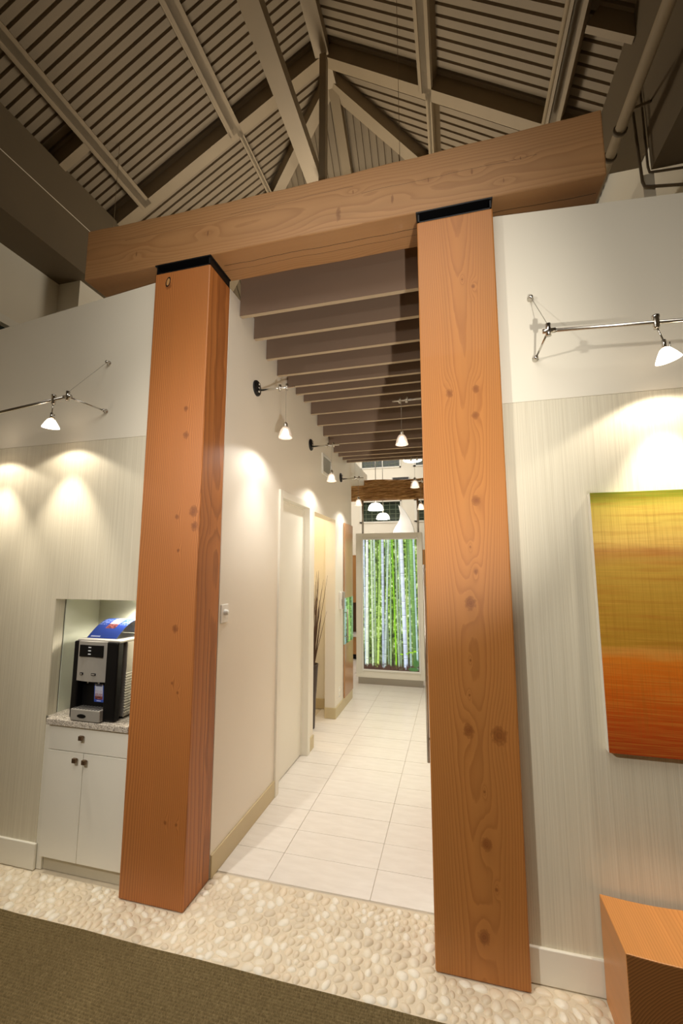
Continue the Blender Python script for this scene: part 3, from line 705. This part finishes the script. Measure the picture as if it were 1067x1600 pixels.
# printed cards: little colour fields on a grid
BLUE, WHT = lin((44, 72, 160)), lin((232, 232, 240))
def card_mesh(name, nu, nv, fun, pos, parent=None, label=None):
    vs = [pos(i / nu, j / nv) for j in range(nv + 1) for i in range(nu + 1)]
    fs = [(j * (nu + 1) + i, j * (nu + 1) + i + 1, (j + 1) * (nu + 1) + i + 1, (j + 1) * (nu + 1) + i) for j in range(nv) for i in range(nu)]
    cols = [fun((i + .5) / nu, (j + .5) / nv) for j in range(nv) for i in range(nu)]
    mb = MB().add(vs, fs); n = NT(name + '_print'); at = n.n.new('ShaderNodeAttribute'); at.attribute_name = 'print'
    mt = n.fin(at.outputs['Color'], .25)
    o = mb.build(name, mt, parent, smooth=True)
    ca_ = o.data.color_attributes.new('print', 'FLOAT_COLOR', 'CORNER')
    buf = np.repeat(np.array([(*c, 1) for c in cols], dtype=np.float32), 4, axis=0).ravel(); ca_.data.foreach_set('color', buf)
    s = o.modifiers.new('thick', 'SOLIDIFY'); s.thickness = .0012; s.offset = -1
    return o
def photo(u, v, r):   # a small purple-grey landscape snapshot
    if v > .62: c = (225 - 40 * r, 220 - 40 * r, 228 - 20 * r)
    elif v > .3: c = (150 + 60 * r, 120 + 70 * r, 130 + 80 * r)
    else: c = (70 + 110 * r, 40 + 60 * r, 46 + 50 * r)
    return lin(c)
def label_card(u, v):
    r = random.random()
    if v < .16: return lin((60, 90, 190)) if not (.25 < u < .75 and .05 < v < .1) else WHT
    if u < .07 or u > .93: return lin((84, 110, 196))
    if v > .86 and .2 < u < .8: return lin((120, 130, 170))
    if v > .64: return lin((214, 218, 236))
    return photo(u, (v - .16) / .5, r)
card_mesh('brochure_label', 22, 34, label_card, lambda u, v: (fx0 + (fx1 - fx0) * u, dyf + .0435 - .006 * v, fz0 + (fz1 - fz0) * v), wdsp)
def bro(u, v):
    r = random.random()
    if v > .9 and .42 < u < .62: return WHT
    if .36 < u < .68 and .36 < v < .9: return photo(u, (v - .36) / .54, r)
    if (u < .3 or u > .74) and .45 < v < .82 and int(v * 30) % 2 and r < .7: return lin((120, 140, 200))
    if .1 < u < .4 and .03 < v < .08: return lin((190, 200, 230))
    return BLUE
bx0, bx1 = -2.30, -2.075
def arch(u, v):   # a brochure bent into an arch
    a = v * 1.0; return (bx0 + (bx1 - bx0) * u + .03 * v, 2.335 + .15 * a - .0 * a, zt + .006 + .105 * math.sin(a * math.pi * .5))
bc = card_mesh('brochure', 34, 26, bro, arch); tag(bc, 'blue folded brochure arched on top of the water dispenser', 'brochure')
def arch2(u, v): return (bx0 + .03 + (bx1 - bx0) * u - .0 * v, 2.485 + .10 * math.sin(v * math.pi * .5), zt + .006 + .1045 * math.cos(v * math.pi * .5))
card_mesh('back_leaf', 4, 10, lambda u, v: WHT, arch2, bc)

# ================================================================== PAINTING AND BENCH
def painting_mat():
    n = NT('abstract_sunset_paint'); s = n.sep(n.obj()); o = n.obj()
    w = n.noise(n.scale(o, (1.2, 1, 7)), 2.2, 4); f = n.math('ADD', n.math('DIVIDE', s[2], 1.166), n.math('MULTIPLY', n.math('SUBTRACT', w, .5), .09))
    col = n.ramp(f, [(0, lin((168, 62, 18))), (.1, lin((190, 74, 16))), (.24, lin((216, 104, 20))), (.345, lin((226, 124, 30))), (.37, lin((222, 152, 66))), (.41, lin((186, 138, 44))), (.55, lin((190, 146, 52))), (.70, lin((196, 158, 66))), (.755, lin((196, 142, 74))), (.80, lin((236, 198, 104))), (.93, lin((226, 200, 90))), (.97, lin((150, 152, 44))), (1, lin((110, 128, 34)))])
    h = n.noise(n.scale(o, (3, 1, 160)), 1, 3, .7); v = n.noise(n.scale(o, (190, 1, 2.5)), 1, 3, .7)
    col = n.mix(n.math('MULTIPLY', n.math('SUBTRACT', h, .45, clamp=True), 1.5), col, lin((226, 170, 74)))
    col = n.mix(n.math('MULTIPLY', n.math('SUBTRACT', v, .48, clamp=True), 1.5), col, lin((150, 104, 28)))
    col = n.mix(n.math('MULTIPLY', n.math('SUBTRACT', n.noise(n.scale(o, (2, 1, 30)), 1.6, 4), .5, clamp=True), 1.4), col, lin((170, 84, 26)))
    return n.fin(col, .38, coat=.15)
pa = tag(MB().box(.634, 1.54, W - .04, W - .002, .99, 2.152).build('painting', painting_mat(), bevel=.002), 'abstract unframed canvas fading from green gold to orange', 'painting')
MB().box(.6325, .634, W - .0395, W - .002, .992, 2.15).build('canvas_edge', M['trim'], pa)
be = MB(); nx_, ny_ = 9, 9; x0, x1, y0, y1, zt_ = .558, .985, 1.955, 2.255, .409
def btop(u, v): return zt_ - .012 * math.sin(math.pi * u) * 1.0
vs = []
for j in range(ny_):
    for i in range(nx_): vs.append((x0 + (x1 - x0) * i / (nx_ - 1), y0 + (y1 - y0) * j / (ny_ - 1), btop(i / (nx_ - 1), j / (ny_ - 1))))
N = nx_ * ny_; vs += [(p[0], p[1], 0) for p in vs]
fs = [(j * nx_ + i, j * nx_ + i + 1, (j + 1) * nx_ + i + 1, (j + 1) * nx_ + i) for j in range(ny_ - 1) for i in range(nx_ - 1)]
fs += [tuple(N + k for k in f[::-1]) for f in fs]
for i in range(nx_ - 1): fs += [(i, N + i, N + i + 1, i + 1), ((ny_ - 1) * nx_ + i + 1, N + (ny_ - 1) * nx_ + i + 1, N + (ny_ - 1) * nx_ + i, (ny_ - 1) * nx_ + i)]
for j in range(ny_ - 1): a = j * nx_; c = a + nx_; fs += [(c, N + c, N + a, a), (a + nx_ - 1, N + a + nx_ - 1, N + c + nx_ - 1, c + nx_ - 1)]
be.add(vs, fs)
be.m = [1 if all(vs[k][1] < y0 + 1e-4 for k in f) else 0 for f in fs]
def end_grain():
    n = NT('fir_end_grain'); s = n.sep(n.obj()); dx = n.math('SUBTRACT', s[0], .16); dz = n.math('SUBTRACT', s[2], -.05)
    rr = n.math('ADD', n.math('SQRT', n.math('ADD', n.math('MULTIPLY', dx, dx), n.math('MULTIPLY', dz, dz))), n.math('MULTIPLY', n.noise(n.obj(), 5, 3), .02))
    return n.fin(n.mix(n.math('FRACT', n.math('DIVIDE', rr, .009)), lin((160, 106, 54)), lin((116, 72, 32))), .6)
tag(be.build('timber_bench', [M['bench'], end_grain()], bevel=.004), 'solid timber block bench below the painting', 'bench')

# ================================================================== HALL WALL FITTINGS
sw = thing('dimmer_switch', (XL, 2.5, 1.45), 'white dimmer switch plate beside the left post', 'switch')
MB().box(XL, XL + .008, 2.49, 2.575, 1.45, 1.565).build('plate', M['white_gloss'], sw, bevel=.003)
MB().lathe((XL + .008, 2.533, 1.515), [(0, .022), (.016, .02), (.019, 0)], 18, (1, 0, 0)).build('dial', M['white_gloss'], sw, smooth=True)
vg = thing('wall_vent', (XL, 4.82, 2.9), 'white framed vent grille high on the hallway wall', 'vent')
f = MB(); a0, a1, b0, b1 = 4.62, 5.0, 2.88, 3.12
f.box(XL, XL + .014, a0, a0 + .03, b0, b1); f.box(XL, XL + .014, a1 - .03, a1, b0, b1); f.box(XL, XL + .014, a0 + .03, a1 - .03, b1 - .03, b1); f.box(XL, XL + .014, a0 + .03, a1 - .03, b0, b0 + .03)
f.build('frame', M['white_gloss'], vg)
for k in range(9):
    z = b0 + .04 + k * .02; MB().prism((XL + .005, a0 + .03, z), (XL + .005, a1 - .03, z), (.012, 0, .008), (0, 0, .003)).build('slat', M['silver'], vg)
ou = thing('wall_outlet', (XL, 5.42, .2), 'white outlet low on the hallway wall', 'outlet')
MB().box(XL, XL + .006, 5.38, 5.45, .2, .315).build('plate', M['white_gloss'], ou, bevel=.002)
so = MB().box(XL + .006, XL + .009, 5.395, 5.435, .215, .25); so.box(XL + .006, XL + .009, 5.395, 5.435, .265, .3); so.build('socket', M['trim'], ou)
ip = thing('wall_intercom', (XL, 5.5, 1.3), 'white intercom phone on the hallway wall by the glass band', 'intercom')
MB().box(XL, XL + .03, 5.4, 5.5, 1.27, 1.49).build('body', M['white_gloss'], ip, bevel=.006)
hs = MB().box(XL + .03, XL + .055, 5.455, 5.495, 1.27, 1.49); hs.build('handset', M['silver'], ip, bevel=.008)
kp = MB()
for i in range(3):
    for j in range(4): kp.box(XL + .03, XL + .033, 5.408 + i * .014, 5.418 + i * .014, 1.32 + j * .02, 1.332 + j * .02)
_o = kp.build('keypad', M['silver'], ip); _o['kind'] = 'stuff'
sp = thing('sliding_panel', (XL, 5.85, .09), 'glossy wood panel with a mirrored glass band at the hallway end', 'panel')
gw = timber('glossy_veneer', 'z', (190, 142, 96), (150, 104, 66), (.5, .6), .016, rough=.3, coat=.3)
MB().box(XL + .006, XL + .022, 5.615, 6.09, .13, .80).build('lower_panel', gw, sp); MB().box(XL + .006, XL + .022, 5.615, 6.09, 1.395, 2.40).build('upper_panel', gw, sp)
MB().box(XL + .008, XL + .022, 5.615, 6.09, .80, 1.395).build('glass_band', NT('mirror_glass').fin(lin((190, 225, 205)), .04, .85), sp)
hb = MB().tube([(XL + .055, 5.64, .86), (XL + .055, 5.64, 1.25)], .01, 10)
for z in (.9, 1.21): hb.tube([(XL + .055, 5.64, z), (XL + .02, 5.64, z)], .006, 8)
hb.build('pull_handle', M['steel'], sp, smooth=True)

# vase with dry twigs in the alcove
vx, vy = -1.64, 4.86
va = tag(MB().lathe((vx, vy, 0), [(0, 0), (.055, 0), (.06, .01), (.07, .3), (.092, .66), (.098, .70), (.09, .70), (.06, .3), (0, .28)], 24).build('floor_vase', plain('dark_vase', (58, 40, 30), .35, var=.2), smooth=True), 'tall dark tapered floor vase in the alcove', 'vase')
tw = thing('twig_bundle', (vx, vy, .3), 'bundle of tall dry brown twigs in the floor vase', 'dried twigs')
tm = plain('dry_twig', (84, 56, 36), .7, var=.25, scale=30)
for k in range(64):
    a = random.uniform(0, 6.283); sp_ = random.uniform(.03, .26) if k > 8 else .05; ht = random.uniform(1.15, 1.78); r0 = random.uniform(.01, .06)
    px, py = vx + r0 * math.cos(a), vy + r0 * math.sin(a)
    ex, ey = vx + sp_ * math.cos(a), vy + sp_ * 1.2 * math.sin(a)
    ex = min(max(ex, -2.2), -1.46); ey = min(ey, 5.15)
    pts = [(px + (ex - px) * (t ** 1.5) + random.uniform(-.008, .008), py + (ey - py) * (t ** 1.5) + random.uniform(-.008, .008), .34 + (ht - .34) * t) for t in (0, .3, .55, .8, 1)]
    MB().tube(pts, [.006, .005, .004, .003, .0012], 5).build('twig', tm, tw, smooth=True)

# ================================================================== LIGHT BOX
lb = thing('bamboo_light_box', (-1.0, 6.88, 0), 'tall white light box with a backlit bamboo forest print', 'light box')
LX0, LX1, LY = -1.54, -.478, 6.84; LZ1 = 2.352
f = MB(); f.box(LX0, -1.43, LY, LY + .14, .1, LZ1); f.box(-.548, LX1, LY, LY + .14, .1, LZ1); f.box(-1.43, -.548, LY, LY + .14, 2.256, LZ1); f.box(-1.43, -.548, LY, LY + .14, .1, .225); f.box(-1.43, -.548, LY + .1, LY + .14, .225, 2.256)
f.build('cabinet_frame', M['trim'], lb, bevel=.004)
f = MB(); w = .025
f.box(-1.445, -1.42, LY - .012, LY + .01, .2, 2.272); f.box(-.56, -.535, LY - .012, LY + .01, .2, 2.272); f.box(-1.42, -.56, LY - .012, LY + .01, 2.245, 2.272); f.box(-1.42, -.56, LY - .012, LY + .01, .2, .228)
f.build('inner_trim', M['white_gloss'], lb, bevel=.003)
MB().box(LX0 + .03, LX1 - .03, LY + .01, LY + .13, -.004, .1).build('plinth', M['steel'], lb)
MB().tube([(-1.435, LY + .06, LZ1), (-1.435, LY + .06, 2.95)], .016, 10).build('hanging_rod', M['steel'], lb, smooth=True)
MB().tube([(-.535, LY + .06, LZ1), (-.535, LY + .06, 2.95)], .016, 10).build('hanging_rod', M['steel'], lb, smooth=True)
# the print: bamboo stalks drawn on a fine colour grid
PW, PHh = 150, 330
uu, vv = np.meshgrid((np.arange(PW) + .5) / PW, (np.arange(PHh) + .5) / PHh); vt = 1 - vv      # vt: 0 top .. 1 bottom
def smooth_noise(nx, ny, seed):
    r = np.random.default_rng(seed).random((ny + 2, nx + 2)); X_ = uu * nx; Y_ = vv * ny; i = X_.astype(int); j = Y_.astype(int); fx, fy = X_ - i, Y_ - j
    return (r[j, i] * (1 - fx) + r[j, i + 1] * fx) * (1 - fy) + (r[j + 1, i] * (1 - fx) + r[j + 1, i + 1] * fx) * fy
nz = .5 * smooth_noise(30, 66, 1) + .3 * smooth_noise(60, 130, 2) + .2 * smooth_noise(12, 20, 3); cols = smooth_noise(26, 3, 4)
def L3(c): return np.array(lin(c))
bg = np.zeros((PHh, PW, 3)); k1 = np.clip((nz - .3) / .4, 0, 1)[..., None]
bg = L3((40, 66, 22)) * (1 - k1) + L3((166, 210, 78)) * k1
k2 = np.clip((nz - .6) / .14, 0, 1)[..., None]; bg = bg * (1 - k2) + L3((236, 250, 200)) * k2
kd_ = (np.clip((vt - .62) / .36, 0, 1) * (.5 + .7 * cols))[..., None].clip(0, 1); bg = bg * (1 - kd_) + L3((34, 30, 22)) * kd_
st_ = smooth_noise(70, 5, 9)[..., None]; bg = bg * (.55 + .75 * st_)
img = bg
def stalk(xa, xb, w, ctop, cbot, per, off, dark=.35):
    global img
    xc = xa + (xb - xa) * vt; d = (uu - xc) / (w / 2); m = (np.abs(d) < 1)
    c = (L3(ctop) * (1 - vt[..., None]) + L3(cbot) * vt[..., None]) * (1 - .55 * np.clip(d * .8 + .25, 0, 1) ** 1.5 - .35 * np.clip(-d - .6, 0, 1))[..., None]
    c = c * (.85 + .3 * smooth_noise(8, 60, int(xa * 1000))[..., None])
    node = np.abs(((vt + off) / per) % 1 - .5) * per < .0024
    c = np.where(node[..., None], c * (dark + .3), c); nd2 = (np.abs(((vt + off) / per) % 1 - .5 - .05) * per < .003); c = np.where(nd2[..., None], np.minimum(c * 1.25 + .03, 1), c)
    a = np.clip((1 - np.abs(d)) * 4, 0, 1)[..., None] * m[..., None]; img = img * (1 - a) + c * a
def cx(p): return (p - 35) / 615
for s in ((300, 250, 14, (70, 90, 50), (50, 50, 36), .12, .01), (200, 205, 16, (90, 120, 60), (40, 40, 26), .1, .05), (430, 330, 14, (60, 90, 40), (40, 44, 30), .1, .03), (545, 500, 16, (70, 110, 50), (60, 80, 50), .1, .06), (120, 90, 14, (130, 170, 80), (110, 130, 90), .1, .02),
          (44, 60, 26, (200, 214, 226), (190, 206, 206), .16, .03), (82, 74, 34, (250, 254, 250), (235, 246, 214), .13, .05), (132, 142, 26, (206, 226, 190), (214, 230, 190), .075, .02), (164, 172, 26, (200, 220, 206), (120, 150, 60), .075, .05),
          (236, 196, 26, (150, 190, 110), (200, 232, 110), .085, .04), (262, 258, 34, (214, 224, 240), (172, 186, 200), .084, .02), (300, 318, 18, (130, 160, 130), (130, 150, 120), .1, .03), (330, 275, 26, (196, 216, 200), (186, 204, 196), .11, .05), (352, 340, 20, (150, 190, 130), (160, 190, 130), .09, .02),
          (372, 402, 18, (120, 190, 40), (150, 220, 30), .17, .06), (412, 432, 24, (170, 196, 160), (160, 180, 150), .08, .04), (448, 455, 20, (190, 216, 190), (130, 150, 120), .12, .01), (556, 562, 26, (120, 160, 90), (170, 196, 190), .1, .03), (533, 520, 16, (110, 160, 60), (220, 240, 150), .1, .03),
          (474, 508, 50, (236, 244, 252), (206, 218, 240), .107, .0), (585, 608, 44, (150, 200, 110), (70, 110, 50), .09, .03), (616, 634, 22, (196, 220, 226), (170, 200, 196), .2, .05)):
    stalk(cx(s[0]), cx(s[1]), s[2] / 615, *s[3:])
grd = np.clip((vt - .95) / .03 + (smooth_noise(60, 90, 31) - .5) * 1.6, 0, 1)[..., None]; img = img * (1 - grd) + (L3((70, 44, 34)) * (.5 + smooth_noise(90, 120, 33)[..., None])) * grd
for (cx_, cy_, a_, b_) in ((.79, .872, .02, .006), (.86, .862, .05, .005), (.93, .853, .03, .007), (.69, .878, .03, .006), (.9, .985, .09, .014), (.95, .94, .05, .03)):
    e = np.clip(1.4 - ((uu - cx_) / a_) ** 2 - ((vt - cy_) / b_) ** 2, 0, 1)[..., None]; img = img * (1 - e) + L3((150, 206, 30) if cy_ < .93 else (60, 110, 50)) * e
px0, px1, pz0, pz1 = -1.42, -.56, .228, 2.245
vs = [(px0 + (px1 - px0) * i / PW, LY + .004, pz0 + (pz1 - pz0) * j / PHh) for j in range(PHh + 1) for i in range(PW + 1)]
fs = [(j * (PW + 1) + i, j * (PW + 1) + i + 1, (j + 1) * (PW + 1) + i + 1, (j + 1) * (PW + 1) + i) for j in range(PHh) for i in range(PW)]
n = NT('backlit_print'); at = n.n.new('ShaderNodeAttribute'); at.attribute_name = 'print'
pr = MB().add(vs, fs).build('bamboo_print', n.fin((.02, .02, .02), .3, emit=at.outputs['Color'], estr=1.1), lb)
ca_ = pr.data.color_attributes.new('print', 'FLOAT_COLOR', 'CORNER')
ca_.data.foreach_set('color', np.repeat(np.concatenate([img.reshape(-1, 3), np.ones((PW * PHh, 1))], 1).astype(np.float32), 4, axis=0).ravel())

# ================================================================== FAR ROOM
def bark():
    n = NT('bark_band'); o = n.obj(); a = n.noise(n.scale(o, (7, 7, 60)), 1, 5, .65); b_ = n.noise(n.scale(o, (3, 3, 14)), 1, 3)
    f = n.math('ADD', n.math('MULTIPLY', a, .75), n.math('MULTIPLY', b_, .25))
    n.bump(a, 1.0, .03)
    return n.fin(n.ramp(f, [(.3, lin((92, 60, 30))), (.48, lin((178, 130, 74))), (.68, lin((226, 186, 128)))]), .8)
bk = MB(); nx_, nz_ = 130, 18; r2 = np.random.default_rng(5); hh = r2.random((nz_ + 1, nx_ + 1)); hh = (hh + np.roll(hh, 1, 1) + np.roll(hh, 2, 1)) / 3
vs = [(-3.6 + 4.6 * i / nx_, 6.78 + .06 * (hh[j, i] - .5), 2.90 + .31 * j / nz_ + .012 * math.sin(i * .21) + (.015 * (hh[j, i] - .5))) for j in range(nz_ + 1) for i in range(nx_ + 1)]
bk.add(vs, [(j * (nx_ + 1) + i, j * (nx_ + 1) + i + 1, (j + 1) * (nx_ + 1) + i + 1, (j + 1) * (nx_ + 1) + i) for j in range(nz_) for i in range(nx_)])
bk.box(-3.6, 1.0, 6.82, 7.0, 2.905, 3.2)
tag(bk.build('bark_beam', bark(), smooth=False), 'rough brown bark clad beam above the light box', 'beam')
struct(MB().box(-1.62, -1.385, 6.1, 7.05, 3.13, 3.36).build('soffit_hall', M['trim']), 'white bulkhead at the end of the hallway wall')
# far wall with windows
FY = 10.0
holes = [(-2.13, -1.15, 2.85, 3.38), (-.85, -.1, 2.85, 3.35), (-2.17, -1.15, 4.16, 4.5), (-.865, -.1, 4.17, 4.5)]
fw = MB(); zc = [0, 2.85, 3.38, 4.16, 4.5, 4.9]; xc = [-5, -2.15, -1.15, -.855, -.1, 3.2]
for i in range(5):
    for j in range(5):
        if i in (1, 3) and j in (1, 3): continue
        fw.box(xc[i], xc[i + 1], FY, FY + .15, zc[j], zc[j + 1])
struct(fw.build('wall_far', M['paint']), 'white far wall with high windows')
for k, (i, j) in enumerate(((1, 1), (3, 1), (1, 3), (3, 3))):
    x0, x1, z0, z1 = xc[i], xc[i + 1], zc[j], zc[j + 1]
    wn = struct(empty('window_%d' % (5 + k), ((x0 + x1) / 2, FY, z0)), ('lower left high window of the far wall', 'lower right high window of the far wall', 'upper left high window of the far wall', 'upper right high window of the far wall')[k])
    f = MB(); w = .03
    f.box(x0, x0 + w * 2, FY - .02, FY + .1, z0, z1); f.box(x1 - w, x1, FY - .02, FY + .1, z0, z1); f.box(x0, x1, FY - .02, FY + .1, z0, z0 + w); f.box(x0, x1, FY - .02, FY + .1, z1 - w, z1)
    f.build('window_frame', M['trim'], wn)
    MB().box(x0, x1, FY + .06, FY + .07, z0, z1).build('pane', NT('night_pane').fin(lin((40, 52, 36)), .25), wn)
    g = MB(); nv = 7; 
    for q in range(1, nv): xx = x0 + (x1 - x0) * q / nv; g.box(xx - .004, xx + .004, FY + .05, FY + .06, z0, z1)
    nh = 5 if j == 1 else 3
    for q in range(1, nh): zz = z0 + (z1 - z0) * q / nh; g.box(x0, x1, FY + .05, FY + .06, zz - .004, zz + .004)
    _o = g.build('muntins', plain('muntin', (120, 132, 104), .5), wn); _o['kind'] = 'stuff'
M['dome'] = emitter('lit_dome', (255, 252, 246), 1.5)
def dome(x, y, zb, r, label):
    t = thing('dome_pendant', (x, y, zb), label, 'pendant lamp')
    s = MB().lathe((x, y, zb), [(.2 * r, .92 * r), (.55 * r, .84 * r), (.8 * r, .62 * r), (.94 * r, .34 * r), (r, 0), (.95 * r, 0), (.7 * r, .6 * r), (.2 * r, .85 * r)], 28).build('shade', M['dome'], t, smooth=True)
    MB().lathe((x, y, zb), [(r * 1.01, .16 * r), (r * 1.02, .18 * r), (r * .99, .2 * r)], 28).build('rim_band', M['silver'], s, smooth=True)
    MB().tube([(x, y, zb + .9 * r), (x, y, 4.75)], .008, 6).build('stem', M['steel'], t, smooth=True)
    lamp('dome_lamp', 'POINT', (x, y, zb - .03), 7, COOL, None, .06)
# camera to far points are kept along the same sight lines, at y = 8.6
def far(px10, z10, y=8.6): k = y / 10.0; return px10 * k, 1.8 + (z10 - 1.8) * k
x, z = far(-1.762, 3.155); dome(x, 8.6, z, .162, 'lit white dome pendant, upper left of the pair behind the bark beam')
x, z = far(-1.59, 2.935, 9.0); dome(x, 9.0, z, .145, 'lit white dome pendant, lower right of the pair behind the bark beam')
x, z = far(-.868, 4.3, 8.6)
dk = thing('disc_light', (x, 8.6, z), 'glowing oval ceiling disc beyond the canopy', 'ceiling light')
MB().lathe((x, 8.6, z), [(0, 0), (.18, .0), (.192, .012), (.18, .03), (0, .03)], 32).build('diffuser', emitter('disc_glow', (240, 255, 250), 1.6), dk, smooth=True)
MB().tube([(x, 8.6, z + .03), (x, 8.6, 4.75)], .01, 8).build('stem', M['steel'], dk)
x0, z0 = far(-1.369, 3.868, 9.9); x1, z1 = far(-.96, 3.93, 9.9)
av = thing('ceiling_vent', ((x0 + x1) / 2, 9.95, z0), 'grey air vent on the far wall above the bark beam', 'vent')
MB().box(x0, x1, 9.93, 10, z0, z1).build('frame', M['silver'], av)
for k in range(5): MB().box(x0 + .02, x1 - .02, 9.922, 9.93, z0 + .008 + k * .011, z0 + .013 + k * .011).build('slat', M['darksteel'], av)
# white fin-shaped sculpture
fp = [(622, 789), (627, 792), (634, 800), (641, 812), (646, 824), (648, 836), (614, 836), (615, 828), (618, 823), (621, 818), (624, 811), (625, 802)]
f_ = 669.93; pt, yw = math.radians(7.38), math.radians(14.6)
def at(px, py, y):
    a, b_ = (px - 533.5) / f_, -(py - 800) / f_; v = (a, math.cos(pt) - b_ * math.sin(pt), math.sin(pt) + b_ * math.cos(pt))
    d = (v[0] * math.cos(yw) - v[1] * math.sin(yw), v[0] * math.sin(yw) + v[1] * math.cos(yw), v[2]); k = y / d[1]; return (d[0] * k, y, 1.8 + d[2] * k)
fs_ = thing('fin_sculpture', at(630, 836, 9.2), 'white curved fin shape rising behind the light box', 'sculpture')
MB().extrude([at(a, b_, 9.2) for a, b_ in fp], (0, .08, 0)).build('fin', M['white_gloss'], fs_, bevel=.01)
p0, p1 = at(606, 836, 9.2), at(648, 836, 9.2)
MB().box(p0[0], p1[0], 9.15, 9.35, 0, p0[2] + .01).build('pedestal', M['white_gloss'], fs_)
# cabinets seen either side of the light box
cb_ = thing('wall_cabinet', (-2.35, 8.8, 0), 'maple cabinet with white counter, left behind the light box', 'cabinet')
MB().box(-3.2, -1.75, 8.55, 9.0, .1, .44).build('body', M['cherry'], cb_); MB().box(-3.2, -1.75, 8.6, 9.0, -.004, .1).build('toe_kick', M['black'], cb_)
MB().box(-3.22, -1.73, 8.5, 9.0, .44, .49).build('counter', M['white_gloss'], cb_)
MB().box(-3.2, -1.75, 8.85, 9.0, .49, 1.1).build('backsplash', plain('dark_wood', (92, 62, 40), .5), cb_); MB().box(-3.2, -1.75, 8.6, 9.0, 1.1, 2.05).build('upper_cabinet', M['cherry'], cb_)
MB().box(-1.93, -1.915, 8.585, 8.6, 1.3, 1.85).build('pull_handle', M['white_gloss'], cb_)
cr = thing('tall_cabinet', (-.3, 8.8, 0), 'maple wall cabinet, right behind the light box', 'cabinet')
MB().box(-.62, .4, 8.6, 9.0, 1.42, 2.15).build('upper_cabinet', M['cherry'], cr); MB().box(-.62, .4, 8.58, 9.0, 1.74, 1.79).build('white_strip', M['white_gloss'], cr); MB().box(-.62, .4, 8.62, 9.0, -.004, 1.42).build('lower_panel', plain('grey_panel', (196, 190, 178), .4), cr)
